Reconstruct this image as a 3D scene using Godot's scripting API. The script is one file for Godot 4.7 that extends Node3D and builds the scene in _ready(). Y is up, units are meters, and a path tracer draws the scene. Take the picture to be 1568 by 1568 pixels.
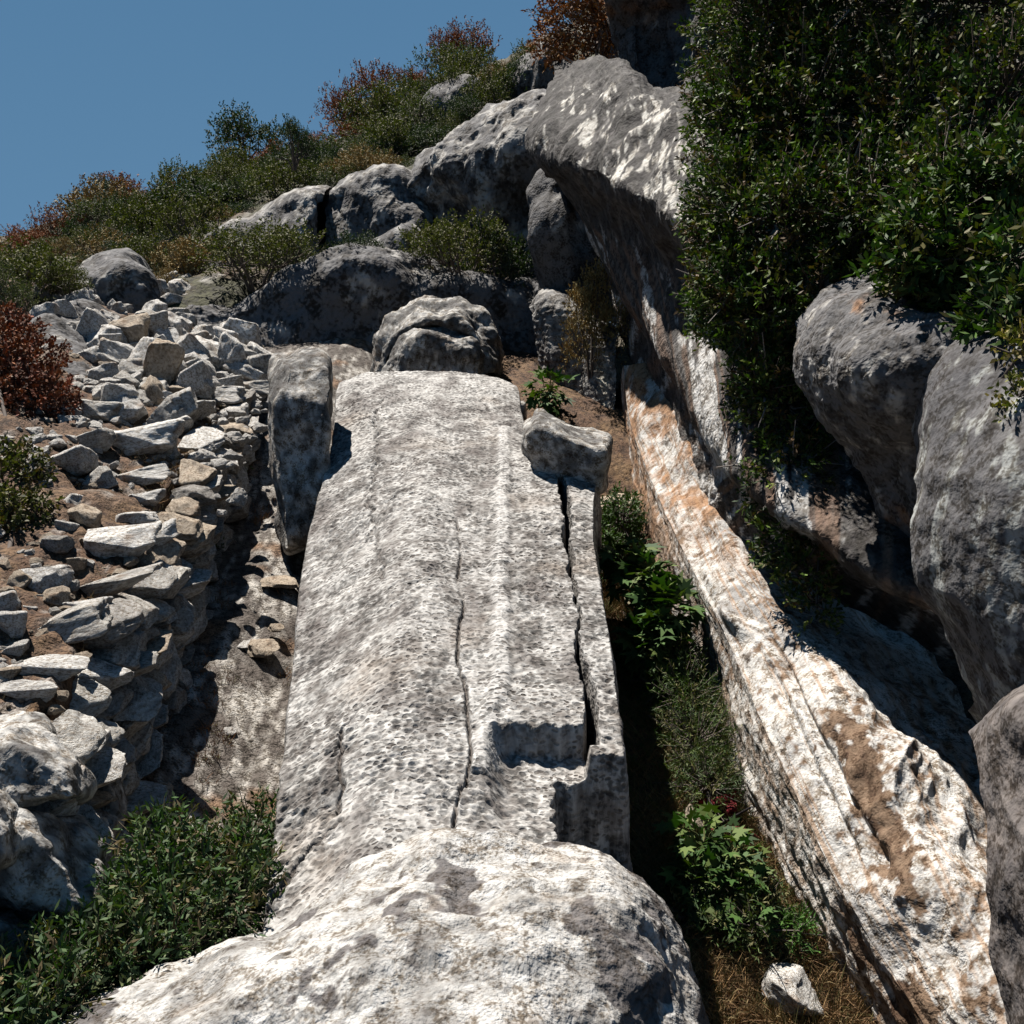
extends Node3D
# An unfinished colossal marble figure lying on its back in a hillside quarry, seen from its feet.
# Units are metres. The eye stands at the origin; y is up; the figure runs away along -z and uphill.

const F := 1681.3            # focal length in pixels of the 1568-pixel photograph (50 degrees)
const PITCH := -10.0
const RISE := 0.2267         # slope of the quarry floor and of the figure

var nf := FastNoiseLite.new()   # smooth fractal
var nr := FastNoiseLite.new()   # ridged
var nc := FastNoiseLite.new()   # cells
var ns := FastNoiseLite.new()   # single octave
var M := {}
var taken := {}
var NONE: Callable
var cam_basis := Basis(Vector3.RIGHT, deg_to_rad(PITCH))

func _ready() -> void:
	# ---------- camera, sky, sun, exposure ----------
	var cam := Camera3D.new()
	cam.name = "camera"
	cam.fov = 50.0
	cam.near = 0.05
	cam.far = 900.0
	cam.basis = cam_basis
	add_child(cam)
	cam.current = true
	var env := Environment.new()
	env.background_mode = Environment.BG_SKY
	env.tonemap_mode = Environment.TONE_MAPPER_LINEAR
	env.tonemap_exposure = 2.75
	env.sdfgi_enabled = true
	env.ssao_enabled = true
	env.ssil_enabled = true
	var psky := ProceduralSkyMaterial.new()
	psky.sky_top_color = Color(0.0032, 0.033, 0.088).linear_to_srgb()
	psky.sky_horizon_color = Color(0.0425, 0.090, 0.148).linear_to_srgb()
	psky.sky_curve = 0.6
	psky.ground_bottom_color = Color(0.14, 0.125, 0.105)
	psky.ground_horizon_color = Color(0.21, 0.22, 0.22)
	psky.sun_angle_max = 2.0
	var sky := Sky.new()
	sky.sky_material = psky
	env.sky = sky
	var we := WorldEnvironment.new()
	we.name = "environment"
	we.environment = env
	add_child(we)
	var sun := DirectionalLight3D.new()
	sun.name = "sun"
	sun.light_energy = 1.6
	sun.light_color = Color(1.0, 0.975, 0.94)
	sun.light_angular_distance = 0.5
	sun.shadow_enabled = true
	add_child(sun)
	sun.look_at_from_position(Vector3(-0.29, 0.86, -0.42) * 50.0, Vector3.ZERO)
	setup_noise()
	make_materials()
	# ---------- the setting ----------
	build_ground()
	build_back_rocks()
	build_right_cliff()
	# ---------- the figure ----------
	build_statue()
	# ---------- wall, stones, plants ----------
	build_wall()
	build_stones()
	build_hill_shrubs()
	build_big_bushes()
	build_trench_plants()
	build_grass()

# ---------------------------------------------------------------- helpers
func setup_noise() -> void:
	nf.seed = 11; nf.noise_type = FastNoiseLite.TYPE_SIMPLEX_SMOOTH; nf.frequency = 1.0
	nf.fractal_type = FastNoiseLite.FRACTAL_FBM; nf.fractal_octaves = 4; nf.fractal_gain = 0.52
	nr.seed = 23; nr.noise_type = FastNoiseLite.TYPE_SIMPLEX_SMOOTH; nr.frequency = 1.0
	nr.fractal_type = FastNoiseLite.FRACTAL_RIDGED; nr.fractal_octaves = 3
	nc.seed = 5; nc.noise_type = FastNoiseLite.TYPE_CELLULAR; nc.frequency = 1.0
	nc.cellular_return_type = FastNoiseLite.RETURN_DISTANCE; nc.fractal_type = FastNoiseLite.FRACTAL_NONE
	nc.cellular_jitter = 0.9
	ns.seed = 77; ns.noise_type = FastNoiseLite.TYPE_SIMPLEX; ns.frequency = 1.0
	ns.fractal_type = FastNoiseLite.FRACTAL_NONE

# the direction in which the photograph shows pixel (px, py), for depth 1
func ray(px: float, py: float) -> Vector3:
	return cam_basis * Vector3((px - 784.0) / F, (784.0 - py) / F, -1.0)

# a point of the place: where the photograph shows it and how deep it lies
func P(px: float, py: float, d: float) -> Vector3:
	return ray(px, py) * d

# the same on a plane that runs uphill with the quarry: y = h + RISE * distance
func AX(px: float, py: float, h: float) -> Vector3:
	var r := ray(px, py)
	return r * (h / (r.y + RISE * r.z))

func sm(a: float, b: float, x: float) -> float:
	return smoothstep(a, b, x)

func mixc(a: Color, b: Color, t: float) -> Color:
	return a.lerp(b, clampf(t, 0.0, 1.0))

func cr(a: Vector3, b: Vector3, c: Vector3, d: Vector3, t: float) -> Vector3:
	return b.cubic_interpolate(c, a, d, t)

func row_at(row: Array, u: float) -> Vector3:
	var n := row.size()
	var x := clampf(u, 0.0, 1.0) * (n - 1)
	var i := mini(int(x), n - 2)
	var t := x - i
	var b: Vector3 = row[i]
	var c: Vector3 = row[i + 1]
	var a: Vector3 = row[i - 1] if i > 0 else b * 2.0 - c
	var d: Vector3 = row[i + 2] if i + 2 < n else c * 2.0 - b
	return cr(a, b, c, d, t)

# linear table lookup: pairs [x, value], x ascending
func tab(t: Array, x: float) -> float:
	if x <= t[0][0]: return t[0][1]
	for i in range(1, t.size()):
		if x <= t[i][0]:
			var a: float = t[i - 1][0]
			var b: float = t[i][0]
			return lerpf(t[i - 1][1], t[i][1], (x - a) / (b - a))
	return t[t.size() - 1][1]

# a grid of points, pushed along its normals by f(p, n, u, v) and coloured by c(p, n, u, v, push)
func finish(pos: PackedVector3Array, nu: int, nv: int, wrap: bool, f: Callable, c: Callable, outward := Vector3.INF) -> ArrayMesh:
	var w := nu + 1
	var nor := grid_normals(pos, nu, nv, wrap)
	var sgn := 0.0
	for k in range(0, pos.size(), 7):
		if outward == Vector3.INF:
			sgn += signf(nor[k].dot(-pos[k]))
		else:
			sgn += signf(nor[k].dot(pos[k] - outward))
	var s := -1.0 if sgn < 0.0 else 1.0
	var push := PackedFloat32Array()
	push.resize(pos.size())
	if f.is_valid():
		for j in nv + 1:
			for i in w:
				var k := j * w + i
				var d: float = f.call(pos[k], nor[k] * s, float(i) / nu, float(j) / nv)
				push[k] = d
				pos[k] += nor[k] * (s * d)
		if wrap:
			for j in nv + 1:
				pos[j * w + nu] = pos[j * w]
		nor = grid_normals(pos, nu, nv, wrap)
	var col := PackedColorArray()
	col.resize(pos.size())
	for j in nv + 1:
		for i in w:
			var k := j * w + i
			nor[k] *= s
			col[k] = c.call(pos[k], nor[k], float(i) / nu, float(j) / nv, push[k])
	var idx := PackedInt32Array()
	idx.resize(nu * nv * 6)
	var q := 0
	for j in nv:
		for i in nu:
			var a := j * w + i
			if s > 0.0:
				idx[q] = a; idx[q + 1] = a + w; idx[q + 2] = a + 1
				idx[q + 3] = a + 1; idx[q + 4] = a + w; idx[q + 5] = a + w + 1
			else:
				idx[q] = a; idx[q + 1] = a + 1; idx[q + 2] = a + w
				idx[q + 3] = a + 1; idx[q + 4] = a + w + 1; idx[q + 5] = a + w
			q += 6
	return arrmesh(pos, nor, col, idx)

func grid_normals(pos: PackedVector3Array, nu: int, nv: int, wrap: bool) -> PackedVector3Array:
	var w := nu + 1
	var nor := PackedVector3Array()
	nor.resize(pos.size())
	for j in nv + 1:
		var j0 := maxi(j - 1, 0) * w
		var j1 := mini(j + 1, nv) * w
		for i in w:
			var i0 := i - 1
			var i1 := i + 1
			if wrap:
				if i0 < 0: i0 = nu - 1
				if i1 > nu: i1 = 1
			else:
				i0 = maxi(i0, 0)
				i1 = mini(i1, nu)
			var n := (pos[j * w + i1] - pos[j * w + i0]).cross(pos[j1 + i] - pos[j0 + i])
			nor[j * w + i] = n.normalized()
	if wrap:      # the poles
		for e in [0, nv]:
			var sum := Vector3.ZERO
			var near := 1 if e == 0 else nv - 1
			for i in nu: sum += nor[near * w + i]
			sum = sum.normalized()
			for i in w: nor[e * w + i] = sum
	return nor

func arrmesh(pos, nor, col, idx) -> ArrayMesh:
	var a := []
	a.resize(Mesh.ARRAY_MAX)
	a[Mesh.ARRAY_VERTEX] = pos
	a[Mesh.ARRAY_NORMAL] = nor
	a[Mesh.ARRAY_COLOR] = col
	a[Mesh.ARRAY_INDEX] = idx
	var m := ArrayMesh.new()
	m.add_surface_from_arrays(Mesh.PRIMITIVE_TRIANGLES, a)
	return m

# a surface through rows of control points
func sheet(rows: Array, nu: int, nv: int, f: Callable, c: Callable, outward := Vector3.INF) -> ArrayMesh:
	var w := nu + 1
	var fine := []
	for r in rows:
		var line := []
		line.resize(w)
		for i in w: line[i] = row_at(r, float(i) / nu)
		fine.append(line)
	var pos := PackedVector3Array()
	pos.resize(w * (nv + 1))
	for i in w:
		var colm := []
		for r in fine: colm.append(r[i])
		for j in nv + 1: pos[j * w + i] = row_at(colm, float(j) / nv)
	return finish(pos, nu, nv, false, f, c, outward)

# a rounded block through eight corners: left/right, bottom/top, front/back as LBF RBF LTF RTF LBB RBB LTB RTB
func block(c8: Array, k: float, nu: int, nv: int, f: Callable, c: Callable, cuts := []) -> ArrayMesh:
	var w := nu + 1
	var pos := PackedVector3Array()
	pos.resize(w * (nv + 1))
	var mid := Vector3.ZERO
	for p in c8: mid += p / 8.0
	for j in nv + 1:
		var th := PI * j / nv
		for i in w:
			var ph := TAU * (i % nu) / nu
			var d := Vector3(sin(th) * cos(ph), cos(th), sin(th) * sin(ph))
			var q := d / pow(pow(absf(d.x), k) + pow(absf(d.y), k) + pow(absf(d.z), k), 1.0 / k)
			for cut in cuts:
				var over: float = q.dot(cut[0]) - cut[1]
				if over > 0.0: q -= cut[0] * over
			var x := q.x * 0.5 + 0.5
			var y := q.y * 0.5 + 0.5
			var z := 0.5 - q.z * 0.5        # 0 front (+z), 1 back
			var fb: Vector3 = c8[0].lerp(c8[1], x).lerp(c8[2].lerp(c8[3], x), y)
			var bb: Vector3 = c8[4].lerp(c8[5], x).lerp(c8[6].lerp(c8[7], x), y)
			pos[j * w + i] = fb.lerp(bb, z)
	return finish(pos, nu, nv, true, f, c, mid)

func numbered(called: String) -> String:
	var n: int = taken.get(called, 0)
	taken[called] = n + 1
	return called if n == 0 else "%s_%03d" % [called, n]

func tag(o: Node, label: String, category: String, group := "") -> void:
	o.set_meta("label", label)
	o.set_meta("category", category)
	if group: o.set_meta("group", group)

func thing(called: String, label: String, category: String, at := Vector3.ZERO, group := "") -> Node3D:
	var o := Node3D.new()
	o.name = numbered(called)
	add_child(o)
	o.position = at
	tag(o, label, category, group)
	return o

func piece(called: String, mesh: Mesh, mat: Material, parent: Node = null, at := Vector3.ZERO) -> MeshInstance3D:
	var o := MeshInstance3D.new()
	o.mesh = mesh
	o.material_override = mat
	o.cast_shadow = GeometryInstance3D.SHADOW_CASTING_SETTING_ON
	if parent == null:
		o.name = numbered(called)
		add_child(o)
	else:
		o.name = called
		parent.add_child(o, true)
	o.position = at
	return o

func structure(called: String, mesh: Mesh, mat: Material) -> MeshInstance3D:
	var o := piece(called, mesh, mat)
	o.set_meta("kind", "structure")
	o.set_meta("label", called.replace("_", " ") + " of the quarry")
	return o

# collects small faces (leaves, twigs, blades)
class Bits:
	var pos := PackedVector3Array()
	var nor := PackedVector3Array()
	var col := PackedColorArray()
	var idx := PackedInt32Array()
	# a folded leaf from a, along d, up n
	func leaf(a: Vector3, d: Vector3, n: Vector3, length: float, width: float, c: Color) -> void:
		var s := d.cross(n).normalized() * (width * 0.5)
		var nn := s.cross(d).normalized()
		if nn.dot(n) < 0.0: nn = -nn
		var b := pos.size()
		var m := a + d * (length * 0.48) - nn * (width * 0.12)
		pos.append(a); pos.append(m + s); pos.append(a + d * length - nn * (length * 0.10)); pos.append(m - s)
		for k in 4:
			nor.append(nn); col.append(c)
		if s.cross(d).dot(nn) < 0.0:
			idx.append(b); idx.append(b + 1); idx.append(b + 2)
			idx.append(b); idx.append(b + 2); idx.append(b + 3)
		else:
			idx.append(b); idx.append(b + 2); idx.append(b + 1)
			idx.append(b); idx.append(b + 3); idx.append(b + 2)
	func blade(a: Vector3, d: Vector3, s: Vector3, length: float, width: float, droop: Vector3, c: Color) -> void:
		var b := pos.size()
		var m := a + d * (length * 0.55) + droop * 0.3
		var t := a + d * length + droop
		var nn := s.cross(d).normalized()
		pos.append(a - s * width * 0.5); pos.append(a + s * width * 0.5)
		pos.append(m - s * width * 0.4); pos.append(m + s * width * 0.4); pos.append(t)
		for k in 5:
			nor.append(nn); col.append(c)
		for k in [0, 2, 1, 1, 2, 3, 2, 4, 3]: idx.append(b + k)
	func tube(pts: Array, r0: float, r1: float, sides: int, c: Color) -> void:
		var b := pos.size()
		var n := pts.size()
		for i in n:
			var p: Vector3 = pts[i]
			var t: Vector3 = ((pts[mini(i + 1, n - 1)] as Vector3) - (pts[maxi(i - 1, 0)] as Vector3)).normalized()
			var x := t.cross(Vector3(0.31, 0.17, 0.93)).normalized()
			var y := t.cross(x)
			var r := lerpf(r0, r1, float(i) / (n - 1))
			for k in sides:
				var a := TAU * k / sides
				var o := x * cos(a) + y * sin(a)
				pos.append(p + o * r); nor.append(o); col.append(c)
		for i in n - 1:
			for k in sides:
				var k2 := (k + 1) % sides
				var q := b + i * sides
				for e in [k, sides + k, k2, k2, sides + k, sides + k2]: idx.append(q + e)
	func mesh() -> ArrayMesh:
		var a := []
		a.resize(Mesh.ARRAY_MAX)
		a[Mesh.ARRAY_VERTEX] = pos
		a[Mesh.ARRAY_NORMAL] = nor
		a[Mesh.ARRAY_COLOR] = col
		a[Mesh.ARRAY_INDEX] = idx
		var m := ArrayMesh.new()
		m.add_surface_from_arrays(Mesh.PRIMITIVE_TRIANGLES, a)
		return m

# ---------------------------------------------------------------- textures and materials
func noise_bytes(seed_: int, freq: float, oct: int, kind := 0, size := 512) -> PackedByteArray:
	var n := FastNoiseLite.new()
	n.seed = seed_
	n.frequency = freq
	n.fractal_octaves = oct
	n.fractal_gain = 0.55
	if kind == 1: n.fractal_type = FastNoiseLite.FRACTAL_RIDGED
	if kind == 2:
		n.noise_type = FastNoiseLite.TYPE_CELLULAR
		n.cellular_return_type = FastNoiseLite.RETURN_DISTANCE2_SUB
		n.fractal_type = FastNoiseLite.FRACTAL_NONE
	else:
		n.noise_type = FastNoiseLite.TYPE_SIMPLEX_SMOOTH
	var im := n.get_seamless_image(size, size, false, false, 0.18, true)
	im.convert(Image.FORMAT_L8)
	return im.get_data()

func grey_texture(b: PackedByteArray, size := 512) -> ImageTexture:
	return ImageTexture.create_from_image(Image.create_from_data(size, size, false, Image.FORMAT_L8, b))

# albedo: light crust broken by darker specks and warm flecks; the tone of each rock comes from its vertex colours
func speckle_texture(seed_: int, contrast: float, warm: float) -> ImageTexture:
	var size := 512
	var a := noise_bytes(seed_, 0.012, 5)
	var b := noise_bytes(seed_ + 1, 0.06, 4)
	var c := noise_bytes(seed_ + 2, 0.02, 4, 1)
	var o := PackedByteArray()
	o.resize(size * size * 3)
	for k in size * size:
		var x := (a[k] / 255.0 - 0.5) * 1.5
		var y := (b[k] / 255.0 - 0.5) * 1.7
		var z := c[k] / 255.0
		var v := 0.86 + contrast * (x * 0.8 + y * 0.55) - contrast * 0.35 * maxf(0.0, z - 0.62) * 2.0
		v = lerpf(clampf(v, 0.2, 1.0), 0.5 + 0.5 * smoothstep(0.62, 0.80, v), 0.45)
		var g := (1.0 - v) * warm
		o[k * 3] = int(clampf(v + g, 0.1, 1.0) * 255.0)
		o[k * 3 + 1] = int(clampf(v + g * 0.25, 0.1, 1.0) * 255.0)
		o[k * 3 + 2] = int(clampf(v - g * 0.6, 0.1, 1.0) * 255.0)
	return ImageTexture.create_from_image(Image.create_from_data(size, size, false, Image.FORMAT_RGB8, o))

# pick marks: short strokes in uneven rows, each a small pit that holds dirt; returns [albedo, relief]
func strokes_texture(seed_: int) -> Array:
	var size := 1024
	var rng := RandomNumberGenerator.new()
	rng.seed = seed_
	var pit := PackedFloat32Array()
	pit.resize(size * size)
	var y := 0.0
	while y < size:
		var x := rng.randf() * 40.0
		while x < size:
			var rx := rng.randf_range(5.0, 13.0)
			var ry := rng.randf_range(4.0, 9.0)
			var cx := x
			var cy := y + rng.randf_range(-9.0, 9.0)
			# strokes come in areas: dense here, worn away there
			var area := 0.5 + 0.5 * sin(TAU * (cx / size) + 1.7 * sin(TAU * cy / size)) * sin(TAU * 2.0 * cy / size + 2.0 * cos(TAU * cx / size))
			var deep := rng.randf_range(0.15, 1.0) * lerpf(0.35, 1.0, area)
			var tilt := rng.randf_range(-0.3, 0.3)
			if rng.randf() < 0.85:
				for j in range(int(cy - ry), int(cy + ry) + 1):
					for i in range(int(cx - rx), int(cx + rx) + 1):
						var u := (i - cx) / rx
						var v := (j - cy - (i - cx) * tilt) / ry
						var r := u * u + v * v
						if r < 1.0:
							var k := posmod(j, size) * size + posmod(i, size)
							pit[k] = maxf(pit[k], deep * minf(1.0, (1.0 - r) * 1.8))
			x += rx * rng.randf_range(1.5, 2.6)
		y += rng.randf_range(15.0, 23.0)
	var a := noise_bytes(seed_ + 1, 0.006, 5, 0, size)
	var b := noise_bytes(seed_ + 2, 0.035, 4, 0, size)
	var o := PackedByteArray()
	o.resize(size * size * 3)
	var h := PackedByteArray()
	h.resize(size * size)
	for k in size * size:
		var fine := b[k] / 255.0 - 0.5
		var v := 0.90 + (a[k] / 255.0 - 0.5) * 0.5 + fine * 0.7
		v = lerpf(clampf(v, 0.3, 1.0), 0.55 + 0.45 * smoothstep(0.70, 0.85, v), 0.5)
		var d := pit[k] * clampf(0.78 + fine * 1.2, 0.0, 1.0)
		o[k * 3] = int(clampf(lerpf(v, 0.30, d), 0.0, 1.0) * 255.0)
		o[k * 3 + 1] = int(clampf(lerpf(v, 0.265, d), 0.0, 1.0) * 255.0)
		o[k * 3 + 2] = int(clampf(lerpf(v, 0.24, d), 0.0, 1.0) * 255.0)
		h[k] = int(clampf(0.72 - 0.55 * pit[k] + fine * 0.35, 0.0, 1.0) * 255.0)
	return [ImageTexture.create_from_image(Image.create_from_data(size, size, false, Image.FORMAT_RGB8, o)), grey_texture(h, size)]

func relief_texture(seed_: int) -> ImageTexture:
	var size := 512
	var a := noise_bytes(seed_, 0.015, 5)
	var b := noise_bytes(seed_ + 1, 0.07, 3)
	var c := noise_bytes(seed_ + 2, 0.03, 1, 2)
	var d := noise_bytes(seed_ + 3, 0.012, 3, 1)
	var o := PackedByteArray()
	o.resize(size * size)
	for k in size * size:
		o[k] = int(clampf(a[k] * 0.42 + b[k] * 0.26 + c[k] * 0.22 + (255 - d[k]) * 0.16, 0.0, 255.0))
	return grey_texture(o)

func rock_material(called: String, albedo: Texture2D, relief: Texture2D, tile: float, depth: float, world := true) -> StandardMaterial3D:
	var m := StandardMaterial3D.new()
	m.resource_name = called
	m.vertex_color_use_as_albedo = true
	m.albedo_color = Color(0.41, 0.41, 0.41).linear_to_srgb()
	m.albedo_texture = albedo
	m.uv1_triplanar = true
	m.uv1_world_triplanar = world
	m.uv1_triplanar_sharpness = 4.0
	m.uv1_scale = Vector3.ONE / tile
	m.roughness = 0.88
	m.metallic_specular = 0.3
	m.heightmap_enabled = true
	m.heightmap_texture = relief
	m.heightmap_scale = depth
	M[called] = m
	return m

func leaf_material(called: String, rough: float, glow: Color) -> void:
	var m := StandardMaterial3D.new()
	m.resource_name = called
	m.vertex_color_use_as_albedo = true
	m.albedo_color = Color(0.68, 0.68, 0.68).linear_to_srgb()
	m.roughness = rough
	m.metallic_specular = 0.25
	m.cull_mode = BaseMaterial3D.CULL_DISABLED
	m.backlight_enabled = glow.r + glow.g > 0.0
	m.backlight = glow
	M[called] = m

func make_materials() -> void:
	var sp1 := speckle_texture(301, 0.65, 0.16)
	var sp2 := speckle_texture(401, 0.8, 0.08)
	var re1 := relief_texture(501)
	rock_material("carved", sp1, re1, 0.62, 1.6)
	rock_material("lichened", speckle_texture(601, 0.5, 0.12), re1, 0.7, 2.2)
	var strokes := strokes_texture(811)
	rock_material("tooled", strokes[0], strokes[1], 1.7, 1.6)
	rock_material("rock", sp2, re1, 1.15, 3.0)
	rock_material("smooth_rock", sp2, re1, 0.9, 1.0)
	rock_material("far_rock", sp2, re1, 2.6, 6.0)
	rock_material("stone", sp1, re1, 0.55, 1.6, false)
	rock_material("earth", sp2, re1, 0.7, 3.0)
	rock_material("far_earth", sp2, re1, 2.4, 6.0)
	M.stone.roughness = 0.85
	M.stone.albedo_color = Color(0.52, 0.52, 0.52).linear_to_srgb()
	for q in [["stone_grey", Color(0.40, 0.395, 0.385)], ["stone_tan", Color(0.38, 0.325, 0.265)], ["stone_dark", Color(0.28, 0.272, 0.265)]]:
		var m: StandardMaterial3D = M.stone.duplicate()
		m.resource_name = q[0]
		m.albedo_color = q[1].linear_to_srgb()
		M[q[0]] = m
	leaf_material("leaf", 0.62, Color(0.50, 0.60, 0.20))
	leaf_material("dry_leaf", 0.8, Color(0.4, 0.32, 0.2))
	leaf_material("twig", 0.9, Color.BLACK)
	leaf_material("grass", 0.8, Color(0.2, 0.2, 0.1))

# ---------------------------------------------------------------- ground
func wall_x(D: float) -> float:
	return -2.02 - 0.105 * (D - 4.2)

func wall_top(D: float) -> float:
	return -1.80 + 0.19 * (D - 7.0)

func floor_y(D: float) -> float:
	return -4.55 + RISE * D

func slope_y(x: float, D: float) -> float:
	return wall_top(D) - 0.10 + 0.25 * maxf(0.0, wall_x(D) - x)

# where the slope above the wall is seen at a pixel
func on_slope(px: float, py: float) -> Vector3:
	var r := ray(px, py)
	var lo := 2.0
	var hi := 26.0
	for k in 30:
		var m := (lo + hi) * 0.5
		var p := r * m
		if p.y > slope_y(p.x, -p.z): lo = m
		else: hi = m
	return r * lo

const SOIL := Color(0.17, 0.095, 0.055)
const SOIL2 := Color(0.25, 0.155, 0.095)
const STRAW := Color(0.27, 0.165, 0.085)

func build_ground() -> void:
	# far low ground all round
	var g := []
	for z in [40.0, 0.0, -40.0, -120.0, -400.0]:
		var r := []
		for x in [-400.0, -120.0, -20.0, 20.0, 120.0, 400.0]:
			r.append(Vector3(x, -6.2, z))
		g.append(r)
	structure("ground", sheet(g, 40, 40, NONE, func(p, _n, _u, _v, _d): return mixc(SOIL, Color(0.12, 0.12, 0.06), 0.5 + nf.get_noise_3dv(p * 0.06))), M.far_earth)
	# quarry floor beside the figure
	var nx := 220
	var nz := 330
	var pos := PackedVector3Array()
	for j in nz + 1:
		var D := 1.0 * pow(16.0, float(j) / nz)
		for i in nx + 1:
			var x := lerpf(-3.6, 4.6, float(i) / nx)
			var y := floor_y(D)
			# tooled rock at the left rises towards the wall, earth heaps at its foot
			y += 0.22 * sm(-1.55, -2.3, x) * sm(4.0, 6.0, D) + 0.5 * sm(10.5, 13.5, D)
			y += 0.35 * sm(2.1, 3.4, x)
			pos.append(Vector3(x, y, -D))
	var ff := func(p: Vector3, _n, _u, _v):
		var left := sm(0.0, -0.6, p.x)
		var tool := (nc.get_noise_3dv(Vector3(p.x * 22.0, 0, p.z * 9.0)) + 0.4) * 0.014 * left
		var cut := 0.03 * nf.get_noise_3dv(Vector3(p.x * 3.0, 0, p.z * 0.35)) * left
		return (0.06 * nf.get_noise_3dv(p * 1.1) + 0.025 * nr.get_noise_3dv(p * 3.0)) * (1.0 - 0.75 * left) + tool + cut
	var fc := func(p: Vector3, _n, _u, _v, d: float):
		var left := sm(-0.2, -0.9, p.x)
		var st := nf.get_noise_3dv(Vector3(p.x * 11.0, 0, p.z * 1.8))
		var pit := nc.get_noise_3dv(Vector3(p.x * 22.0, 0, p.z * 9.0))
		var marble := mixc(Color(0.72, 0.68, 0.62), Color(0.17, 0.145, 0.125), sm(-0.18, 0.22, st * 0.9 + 0.5 * nf.get_noise_3dv(p * 1.7) + 0.35 * nf.get_noise_3dv(p * 11.0) - pit * 0.2 + 0.05))
		var earthy := mixc(SOIL, STRAW, sm(-0.3, 0.4, nf.get_noise_3dv(p * 2.3)))
		var rust := sm(0.05, 0.5, nf.get_noise_3dv(p * 0.9 + Vector3(9, 2, 4)) + sm(-1.5, -1.9, -p.x - 3.3) * 0.2)
		marble = mixc(marble, Color(0.36, 0.20, 0.10), sm(0.35, 0.8, rust) * 0.7)
		return mixc(earthy, marble, left)
	structure("quarry_floor", finish(pos, nx, nz, false, ff, fc, Vector3(0, -40, -7)), M.earth)
	# the earth slope held up by the drystone wall
	nx = 150
	nz = 220
	pos = PackedVector3Array()
	for j in nz + 1:
		var D := 1.5 * pow(9.9, float(j) / nz)
		for i in nx + 1:
			var t := float(i) / nx
			var x: float
			var y: float
			if i < 12:       # the cut behind the wall
				x = wall_x(D) - 0.36 - 0.05 * t
				y = lerpf(floor_y(D) - 0.3, slope_y(x, D) - 0.02, i / 12.0)
			else:
				x = wall_x(D) - 0.37 - 14.0 * pow((i - 12.0) / (nx - 12.0), 1.7)
				y = slope_y(x, D)
			pos.append(Vector3(x, y, -D))
	var sf := func(p: Vector3, _n, _u, _v): return 0.13 * nf.get_noise_3dv(p * 0.7) + 0.05 * nr.get_noise_3dv(p * 2.5)
	var sc := func(p: Vector3, _n, _u, _v, _d):
		var c := mixc(SOIL, SOIL2, sm(-0.3, 0.5, nf.get_noise_3dv(p * 1.6)))
		c = mixc(c, STRAW, sm(0.0, 0.4, nf.get_noise_3dv(p * 3.0 + Vector3(3, 3, 3))) * 0.8)
		return mixc(c, Color(0.50, 0.46, 0.42), sm(0.22, 0.42, nf.get_noise_3dv(p * 4.0 + Vector3(7, 1, 3))) * 0.8)
	structure("earth_slope", finish(pos, nx, nz, false, sf, sc, Vector3(3, -30, -7)), M.earth)
	# the hill behind, up to the skyline
	var rows := [
		pts([[-900, 760, 12], [-500, 680, 12.4], [-200, 640, 12.8], [0, 620, 13.2], [150, 600, 13.6], [290, 580, 14.6], [420, 540, 16.2], [520, 530, 17.0], [640, 530, 17.6], [760, 520, 17.6], [860, 500, 17.6], [1000, 480, 17.6], [1300, 400, 17.6], [1700, 300, 17.6]]),
		pts([[-900, 640, 13], [-500, 560, 13.5], [-200, 520, 14], [0, 500, 14.4], [150, 488, 14.8], [290, 470, 15.6], [420, 440, 16.8], [520, 430, 17.4], [640, 430, 18], [760, 420, 18], [860, 400, 18], [1000, 380, 18], [1300, 300, 18], [1700, 200, 18]]),
		pts([[-900, 560, 19], [-500, 500, 19], [-200, 460, 19], [0, 440, 19], [150, 425, 19.5], [290, 395, 20], [420, 350, 20.5], [520, 310, 21], [640, 285, 21], [760, 240, 21], [860, 200, 21], [1000, 140, 21], [1300, 40, 21], [1700, -80, 21]]),
		pts([[-900, 470, 27], [-500, 430, 27], [-200, 410, 27], [0, 395, 27], [150, 360, 28], [290, 325, 28], [420, 285, 29], [520, 255, 29], [640, 205, 30], [760, 150, 30], [860, 105, 30], [1000, 20, 30], [1300, -100, 30], [1700, -220, 30]]),
		pts([[-900, 420, 36], [-500, 395, 36], [-200, 385, 36], [0, 372, 36], [150, 322, 37], [290, 300, 37], [420, 248, 38], [520, 215, 38], [640, 150, 38], [760, 96, 38], [860, 50, 38], [1000, -60, 38], [1300, -200, 38], [1700, -350, 38]]),
		pts([[-900, 430, 46], [-500, 410, 46], [-200, 400, 46], [0, 390, 46], [150, 345, 47], [290, 320, 47], [420, 275, 48], [520, 240, 48], [640, 180, 48], [760, 130, 48], [860, 80, 48], [1000, -20, 48], [1300, -150, 48], [1700, -300, 48]])]
	var hf := func(p: Vector3, _n, _u, _v): return 0.35 * nf.get_noise_3dv(p * 0.25) + 0.1 * nr.get_noise_3dv(p * 0.9)
	var hc := func(p: Vector3, _n, _u, _v, _d):
		var c := mixc(SOIL, Color(0.075, 0.075, 0.03), sm(-0.6, 0.1, nf.get_noise_3dv(p * 0.6)))
		return mixc(c, Color(0.42, 0.40, 0.37), sm(0.35, 0.5, nf.get_noise_3dv(p * 0.9 + Vector3(5, 5, 1))))
	structure("hillside", sheet(rows, 260, 120, hf, hc), M.far_earth)

func pts(a: Array) -> Array:
	var o := []
	for q in a: o.append(P(q[0], q[1], q[2]))
	return o

func apts(a: Array) -> Array:
	var o := []
	for q in a: o.append(AX(q[0], q[1], q[2]))
	return o

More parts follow.
